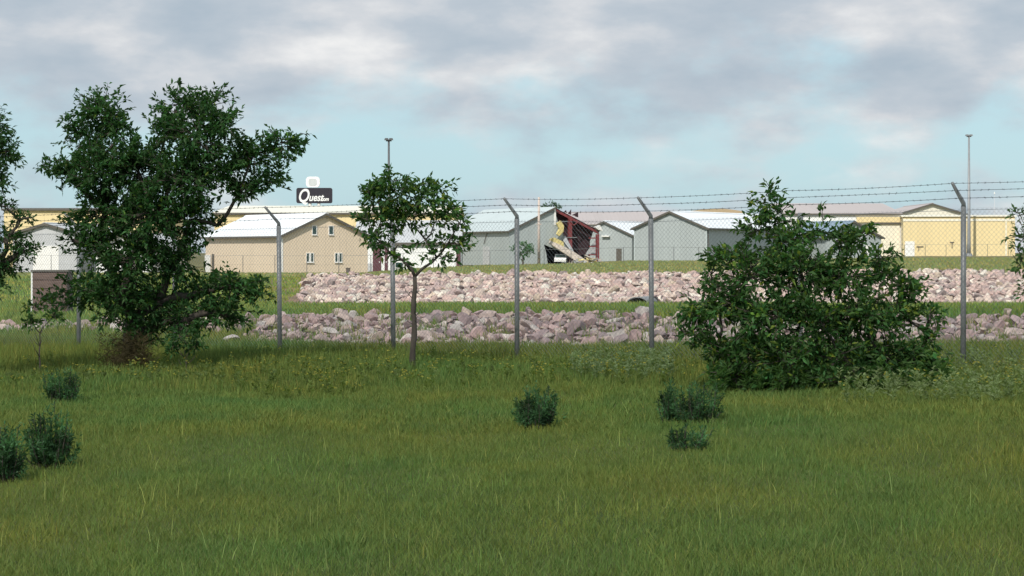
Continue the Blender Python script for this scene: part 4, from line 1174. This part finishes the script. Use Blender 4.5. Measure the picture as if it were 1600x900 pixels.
tot += tree('large_bush', 'large wide leafy bush with pointed top in front of the fence', 'bush', 1270, 30.6, bush, (1270, 540), 0.05, M['leaf_bush'], 33, (0.105, 0.048), 1.15, stems=2, splay=0.9, yellow=0.07, tintvar=0.45, shoot_hi=1.25, clump=.55)
# right edge tree
re_ = [(1590, 335, 0, 18, 14, .7), (1600, 370, 0, 26, 22, .8), (1625, 350, 0, 30, 36), (1590, 390, 0, 16, 14, .7), (1600, 415, 0, 26, 22, .8), (1605, 450, 0, 20, 16, .7), (1640, 420, 0, 40, 50), (1660, 500, 0, 40, 40)]
tot += tree('broadleaf_tree', 'small tree whose leafy tips reach in from the right edge', 'tree', 1665, 33.0, re_, (1662, 520), 0.06, M['leaf_bush'], 15, (0.10, 0.038), 0.9, yellow=0.02)
# small round tree by the hangar
tot += tree('small_tree', 'small round green tree before the grey hangar wall beside the fence post', 'tree', 817, 285, [(806, 388, 0, 8, 8), (820, 385, 0, 13, 8), (826, 392, 0, 10, 10), (815, 398, 0, 10, 8)], (817, 402), 0.12, M['leaf_blue'], 3, (0.30, 0.16), 0.12, leafstep=0.10, yellow=0)
tot += tree('distant_tree', 'dark treetop showing above the wrecked hangar ridge', 'tree', 858, 350, [(850, 323, 0, 8, 6), (862, 321, 0, 9, 6), (871, 325, 0, 7, 6)], (858, 335), 0.2, M['leaf'], 4, (0.32, 0.16), 0.12, leafstep=0.10, yellow=0)

# low shrubs in the meadow
def shrub(label, px, ybase, wpx, hpx, seed, dens=1.0):
    """several thin stems fanning up from one root, small leaves along each; grass grows through"""
    D = F * 1.90 / (ybase - HY); sc = D / F
    X_ = at(px, D); rt = empty('meadow_shrub', (X_, D, hz(X_, D))); tag(rt, label, 'shrub')
    r3 = np.random.default_rng(seed); W, H = wpx * sc, hpx * sc
    n = int(120 * dens); mb = MB(); LB, LD = [], []
    for k in range(n):
        a = r3.uniform(0, 2 * np.pi); q = math.sqrt(r3.uniform(0, 1)); b0 = np.array([math.cos(a) * q * W * .24, math.sin(a) * q * W * .2, -.02])
        lat = q * r3.uniform(.6, 1.15) * W * .5
        hh = H * r3.uniform(.35, 1.12) * (1 - .30 * q ** 2)
        e1 = np.array([math.cos(a) * lat, math.sin(a) * lat * .8, hh]); m1 = (b0 + e1) / 2 + np.array([math.cos(a), math.sin(a), 0]) * W * .05 + r3.normal(0, .02, 3)
        L_ = np.linalg.norm(e1 - b0)
        if k % 2 == 0: mb.tube([tuple(bez(b0[None], m1[None], e1[None], np.array([t]))[0]) for t in (0, .5, 1)], [.007, .005, .002], 3, False)
        nl = int(L_ / .011); t = r3.uniform(.18, 1, nl)
        pb = bez(np.repeat(b0[None], nl, 0), np.repeat(m1[None], nl, 0), np.repeat(e1[None], nl, 0), t)
        dv = (e1 - b0) / L_ * .8 + r3.normal(size=(nl, 3)) * .55; dv /= np.linalg.norm(dv, axis=1)[:, None]
        LB.append(pb); LD.append(dv)
    LB = np.concatenate(LB); LD = np.concatenate(LD); n = len(LB)
    mb.build('stems', M['bark'], rt)
    tint = np.repeat(r3.uniform(.6, 1.4, (n, 1)), 3, 1); tint *= (.8 + .5 * (np.sin(LB[:, 0] * 14) * np.sin(LB[:, 2] * 17 + seed)))[:, None]
    leaf_mesh('foliage', LB, LD, .05 * r3.uniform(.6, 1.4, n), .013 * r3.uniform(.7, 1.4, n), tint, M['leaf_blue'], rt, r3)
    # grass standing in and before it
    m_ = int(90 * W / .5)
    return n

tot += shrub('round dark shrub in the meadow at the centre of the picture', 838, 670, 80, 68, 41)
tot += shrub('wide low bluish shrub in the grass left of the large bush', 1090, 664, 92, 62, 42, dens=.8)
tot += shrub('faint small shrub lowest in the meadow under the wide low one', 1076, 712, 78, 42, 43, dens=.4)
tot += shrub('small grey-green shrub in front of the largest tree at left', 97, 620, 76, 54, 44, dens=.7)
tot += shrub('tall dark shrub near the left edge of the meadow', 82, 722, 100, 92, 45)
tot += shrub('bluish shrub cut by the left edge of the picture', 2, 738, 96, 88, 46)
tot += shrub('thin upright sprig above the wide low shrub', 1046, 662, 36, 66, 47, dens=.4)

# ------------------------------------------------------------------ grass
def blades(name, X, Y, H, Wd, tint, label, mat, bend=0.35, cat='grass', base_off=-0.01):
    n = len(X); Z = height(X, Y) + base_off
    a = rng.uniform(0, 2 * np.pi, n); ls = rng.uniform(0.05, 1, n) * bend * H
    dx, dy = np.cos(a) * ls, np.sin(a) * ls
    w_ang = rng.normal(0, 0.6, n)
    wx, wy = np.cos(w_ang) * Wd / 2, np.sin(w_ang) * Wd / 2
    B = np.stack([X, Y, Z], 1)
    v = np.stack([B + np.stack([-wx, -wy, 0 * X], 1), B + np.stack([wx, wy, 0 * X], 1),
                  B + np.stack([dx * .4 + wx * .75, dy * .4 + wy * .75, H * .55], 1), B + np.stack([dx * .4 - wx * .75, dy * .4 - wy * .75, H * .55], 1),
                  B + np.stack([dx, dy, H * 1.0], 1)], 1).reshape(-1, 3)
    b = (np.arange(n) * 5)[:, None]
    me = np_mesh(name, v, [b + np.array([[0, 1, 2, 3]]), b + np.array([[3, 2, 4]])], np.repeat(tint, 5, 0))
    return tag(link_mesh(name, me, mat), label, cat, None, 'stuff')

def gtint(n, lo=0.86, hi=1.15, strawp=0.03):
    t = np.repeat(rng.uniform(lo, hi, (n, 1)), 3, 1)
    t[:, 0] *= rng.uniform(0.85, 1.2, n)
    s = rng.random(n) < strawp
    t[s] *= np.array([1.7, 1.35, 1.5])
    return t

# meadow: mown turf from the camera to the fence
def field(n, y0, y1, power=1.0, half=0.30, pad=2.0):
    u = rng.random(n)
    Y = np.sqrt(y0 ** 2 + u * (y1 ** 2 - y0 ** 2)) if power == 1.0 else y0 + (y1 - y0) * u
    X = rng.uniform(-1, 1, n) * (Y * half + pad)
    return X, Y
X, Y = field(330000, 10.5, 24, 0)
H = rng.uniform(0.03, 0.085, len(X)) * (1 + 0.25 * np.sin(X * 1.7) * np.sin(Y * 1.1))
blades('meadow_grass', X, Y, H, np.full(len(X), 0.0052) * rng.uniform(.7, 1.3, len(X)), gtint(len(X)), 'short dull green turf filling the foreground', M['grass'], 1.1)
X, Y = field(170000, 23.8, 34, 0)
H = rng.uniform(0.04, 0.11, len(X))
blades('meadow_grass', X, Y, H, np.full(len(X), 0.010) * rng.uniform(.7, 1.3, len(X)), gtint(len(X)), 'green turf in the middle of the meadow before the trees', M['grass'], 0.9)
# scattered seed-bearing stalks and coarse tufts
tc_ = [(random.uniform(-.3, .3), random.uniform(12, 33)) for _ in range(420)]
TX, TY, TH = [], [], []
for a_, y_ in tc_:
    x_ = a_ * y_; k_n = random.randint(6, 34); rr = random.uniform(.04, .16); hh = random.uniform(.10, .19)
    for _ in range(k_n):
        TX.append(x_ + random.gauss(0, rr)); TY.append(y_ + random.gauss(0, rr)); TH.append(hh * random.uniform(.5, 1.1))
TX, TY, TH = map(np.array, (TX, TY, TH))
blades('grass_tufts', TX, TY, TH, np.full(len(TX), .007), gtint(len(TX), .8, 1.25, .06), 'coarser tufts of grass standing out of the foreground turf', M['grass'], 0.8)
TX = rng.uniform(-.3, .3, 700); TY = rng.uniform(12, 34, 700); TX = TX * TY
blades('dry_stalks', TX, TY, rng.uniform(.10, .24, 700), np.full(700, .006), np.repeat(np.array([[2.4, 2.0, 2.6]]), 700, 0) * rng.uniform(.6, 1.1, (700, 1)), 'thin pale dry stalks scattered through the turf', M['grass'], 0.5)
# taller rough growth towards the fence and on the crest
X, Y = field(230000, 31.5, 58, 0, 0.27)
Yc_ = interp(X, [-30, -14, -6, 0, 6, 20], [58, 52.5, 47.5, 43.5, 42, 41.5])
k = Y < Yc_ + 2.0 + rng.normal(0, .5, len(X)); X, Y = X[k], Y[k]; Yc_ = Yc_[k]
gr_ = np.clip((Y - 33) / 6, 0, 1)
clump = 0.5 + 0.5 * np.sin(X * 1.3 + 2 * np.sin(Y * .9)) * np.sin(Y * 1.9 + X * .4)
H = rng.uniform(0.08, 0.20, len(X)) + gr_ * rng.uniform(0.0, 0.20, len(X)) * (0.3 + clump) * np.where(Y > Yc_ - 2, .45, 1)
tt = gtint(len(X), .7, 1.25, 0.10)
blades('rough_grass', X, Y, H, np.full(len(X), 0.012) * rng.uniform(.7, 1.4, len(X)), tt, 'taller rough grass and weeds growing along the fence', M['grass'], 0.5)
# grass beyond
X = rng.uniform(-26, 26, 60000); s_ = rng.uniform(28.5, 90, 60000)
Y = interp(X, [-30, -14, -6, 0, 6, 20], [58, 52.5, 47.5, 43.5, 42, 41.5]) + s_
X = X * np.maximum(1, Y / 90)
k = (Y < 133) & (np.abs(X) < Y * .28)
X, Y = X[k], Y[k]
blades('basin_grass', X, Y, rng.uniform(0.12, 0.35, len(X)), np.full(len(X), 0.05) * rng.uniform(.6, 1.3, len(X)), gtint(len(X), .8, 1.3, .12) * np.array([.95, 1.0, .95]), 'grass strip between the two bands of rock', M['grass'], 0.5)
X = rng.uniform(-26, -4, 40000); s_ = rng.uniform(6, 30, 40000)
Y = interp(X, [-30, -14, -6, 0, 6, 20], [58, 52.5, 47.5, 43.5, 42, 41.5]) + s_
k = (800 + F * X / Y) < 400; X, Y = X[k], Y[k]
blades('ditch_grass', X, Y, rng.uniform(0.10, 0.30, len(X)), np.full(len(X), 0.03) * rng.uniform(.6, 1.3, len(X)), gtint(len(X), .8, 1.2, .06), 'rank grass in the hollow behind the fence at left', M['grass'], 0.5)
X, Y = field(90000, 171, 330, 0, 0.27, 5)
Dbx = base_D(800 + F * X / Y)
k = Y < Dbx - 1; X, Y = X[k], Y[k]
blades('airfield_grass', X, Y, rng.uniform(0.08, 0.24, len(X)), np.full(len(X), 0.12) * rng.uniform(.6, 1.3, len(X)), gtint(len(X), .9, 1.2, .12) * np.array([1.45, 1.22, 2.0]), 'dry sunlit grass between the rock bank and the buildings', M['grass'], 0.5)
# tufts of grass sprouting among the near rocks
X = rng.uniform(-12, 22, 500); Y = interp(X, [-30, -14, -6, 0, 6, 20], [58, 52.5, 47.5, 43.5, 42, 41.5]) + rng.uniform(12, 28, 500)
X = np.repeat(X, 14) + rng.normal(0, .13, 7000); Y = np.repeat(Y, 14) + rng.normal(0, .13, 7000)
blades('bank_grass', X, Y, rng.uniform(0.2, 0.42, 7000), np.full(7000, .022), gtint(7000, .8, 1.2, .15), 'thin grass sprouting between the rocks of the nearer band', M['grass'], 0.6)
# left field beyond the fence (no rock there)
X = rng.uniform(-52, -14, 26000); Y = rng.uniform(120, 172, 26000)
k = (800 + F * X / Y) < 470; X, Y = X[k], Y[k]
blades('field_grass', X, Y, rng.uniform(0.10, 0.28, len(X)), np.full(len(X), 0.08) * rng.uniform(.6, 1.3, len(X)), gtint(len(X), .9, 1.3, .2) * np.array([1.1, 1.08, 1.0]), 'open grass field left of the rock bank', M['grass'], 0.5)

# ------------------------------------------------------------------ weeds and wild flowers
def weed_patch(name, spots, label, mat, hr, seed, leafl=0.07, leafw=0.022, tintc=(1, 1, 1), flower=0.0):
    r2 = np.random.default_rng(seed); LB, LD, TI = [], [], []; FB = []
    for (x, y, h) in spots:
        z = hz(x, y); nl = int(14 + h * 40)
        t = r2.uniform(0.15, 1, nl); lean = r2.normal(0, 0.12, 2)
        pb = np.stack([x + lean[0] * t * h, y + lean[1] * t * h, z + t * h], 1)
        a = r2.uniform(0, 2 * np.pi, nl); dv = np.stack([np.cos(a), np.sin(a), r2.uniform(0.3, 1.3, nl)], 1); dv /= np.linalg.norm(dv, axis=1)[:, None]
        LB.append(pb); LD.append(dv); c = r2.uniform(.75, 1.25)
        TI.append(np.full((nl, 3), c))
        if r2.random() < flower:
            for _ in range(r2.integers(3, 9)):
                FB.append((x + lean[0] * h + r2.normal(0, .07), y + lean[1] * h + r2.normal(0, .07), z + h * r2.uniform(.8, 1.08)))
    LB = np.concatenate(LB); LD = np.concatenate(LD); TI = np.concatenate(TI) * np.array(tintc); n = len(LB)
    o = leaf_mesh(name, LB, LD, leafl * r2.uniform(.6, 1.3, n), leafw * r2.uniform(.7, 1.3, n), TI, mat, None, r2)
    tag(o, label, 'weeds', None, 'stuff')
    return FB
def spots_px(n, p0, p1, y0, y1, hlo, hhi, zg=1.93):
    out_ = []
    for _ in range(n):
        px = random.uniform(p0, p1); py = random.uniform(y0, y1); D = F * zg / (py - HY)
        out_.append((at(px, D), D, random.uniform(hlo, hhi)))
    return out_
FBs = []
FBs += weed_patch('pale_weeds', spots_px(260, 895, 1050, 575, 604, .15, .34), 'pale grey-green weeds standing at the fence right of centre', M['weed'], 0, 1, tintc=(1.35, 1.3, 1.4), flower=.12)
FBs += weed_patch('tall_weeds', spots_px(340, 1310, 1640, 580, 648, .14, .36), 'light green weeds at the foot of the large bush and rightwards', M['weed'], 0, 2, tintc=(1.5, 1.4, 1.35), flower=.1)
FBs += weed_patch('fence_weeds', spots_px(600, -20, 1640, 566, 606, .10, .30), 'mixed weeds scattered along the fence foot', M['weed'], 0, 3, tintc=(.95, .95, .65), flower=.22)
FBs += weed_patch('bush_undergrowth', spots_px(150, 1110, 1480, 604, 624, .22, .42), 'upright stems and long leaves at the base of the large bush', M['leaf_bush'], 0, 6, .14, .018, tintc=(1.2, 1.1, .9))
FBs += weed_patch('flowering_weeds', spots_px(60, 380, 560, 580, 622, .12, .26) + spots_px(70, 640, 1090, 572, 618, .12, .26), 'yellow-green flowering weeds in the rough grass before the fence', M['weed'], 0, 4, tintc=(1.0, .98, .55), flower=.45)
weed_patch('dry_stems', [(at(205, 36.9) + random.gauss(0, .22), 36.7 + random.gauss(0, .15), random.uniform(.25, .7)) for _ in range(90)], 'dry brown stems around the foot of the largest tree', M['weed'], 0, 5, .12, .010, tintc=(.75, .45, .5))
FB = np.array(FBs); n = len(FB)
d = rng.normal(size=(n * 3, 3)); d[:, 2] = np.abs(d[:, 2]); d /= np.linalg.norm(d, axis=1)[:, None]
tag(leaf_mesh('wild_flowers', np.repeat(FB, 3, 0), d, np.full(n * 3, .028), np.full(n * 3, .022), np.repeat(rng.uniform(.6, 1.2, (n, 1)), 3, 0).repeat(3, 1) * np.array([1, 1, 1]), M['petal'], None, np.random.default_rng(8)), 'small yellow wild flowers dotted in the rough grass along the fence', 'flowers', None, 'stuff')
print('leaves', tot, 'rocks near', len(Xn), 'far', len(Xf))
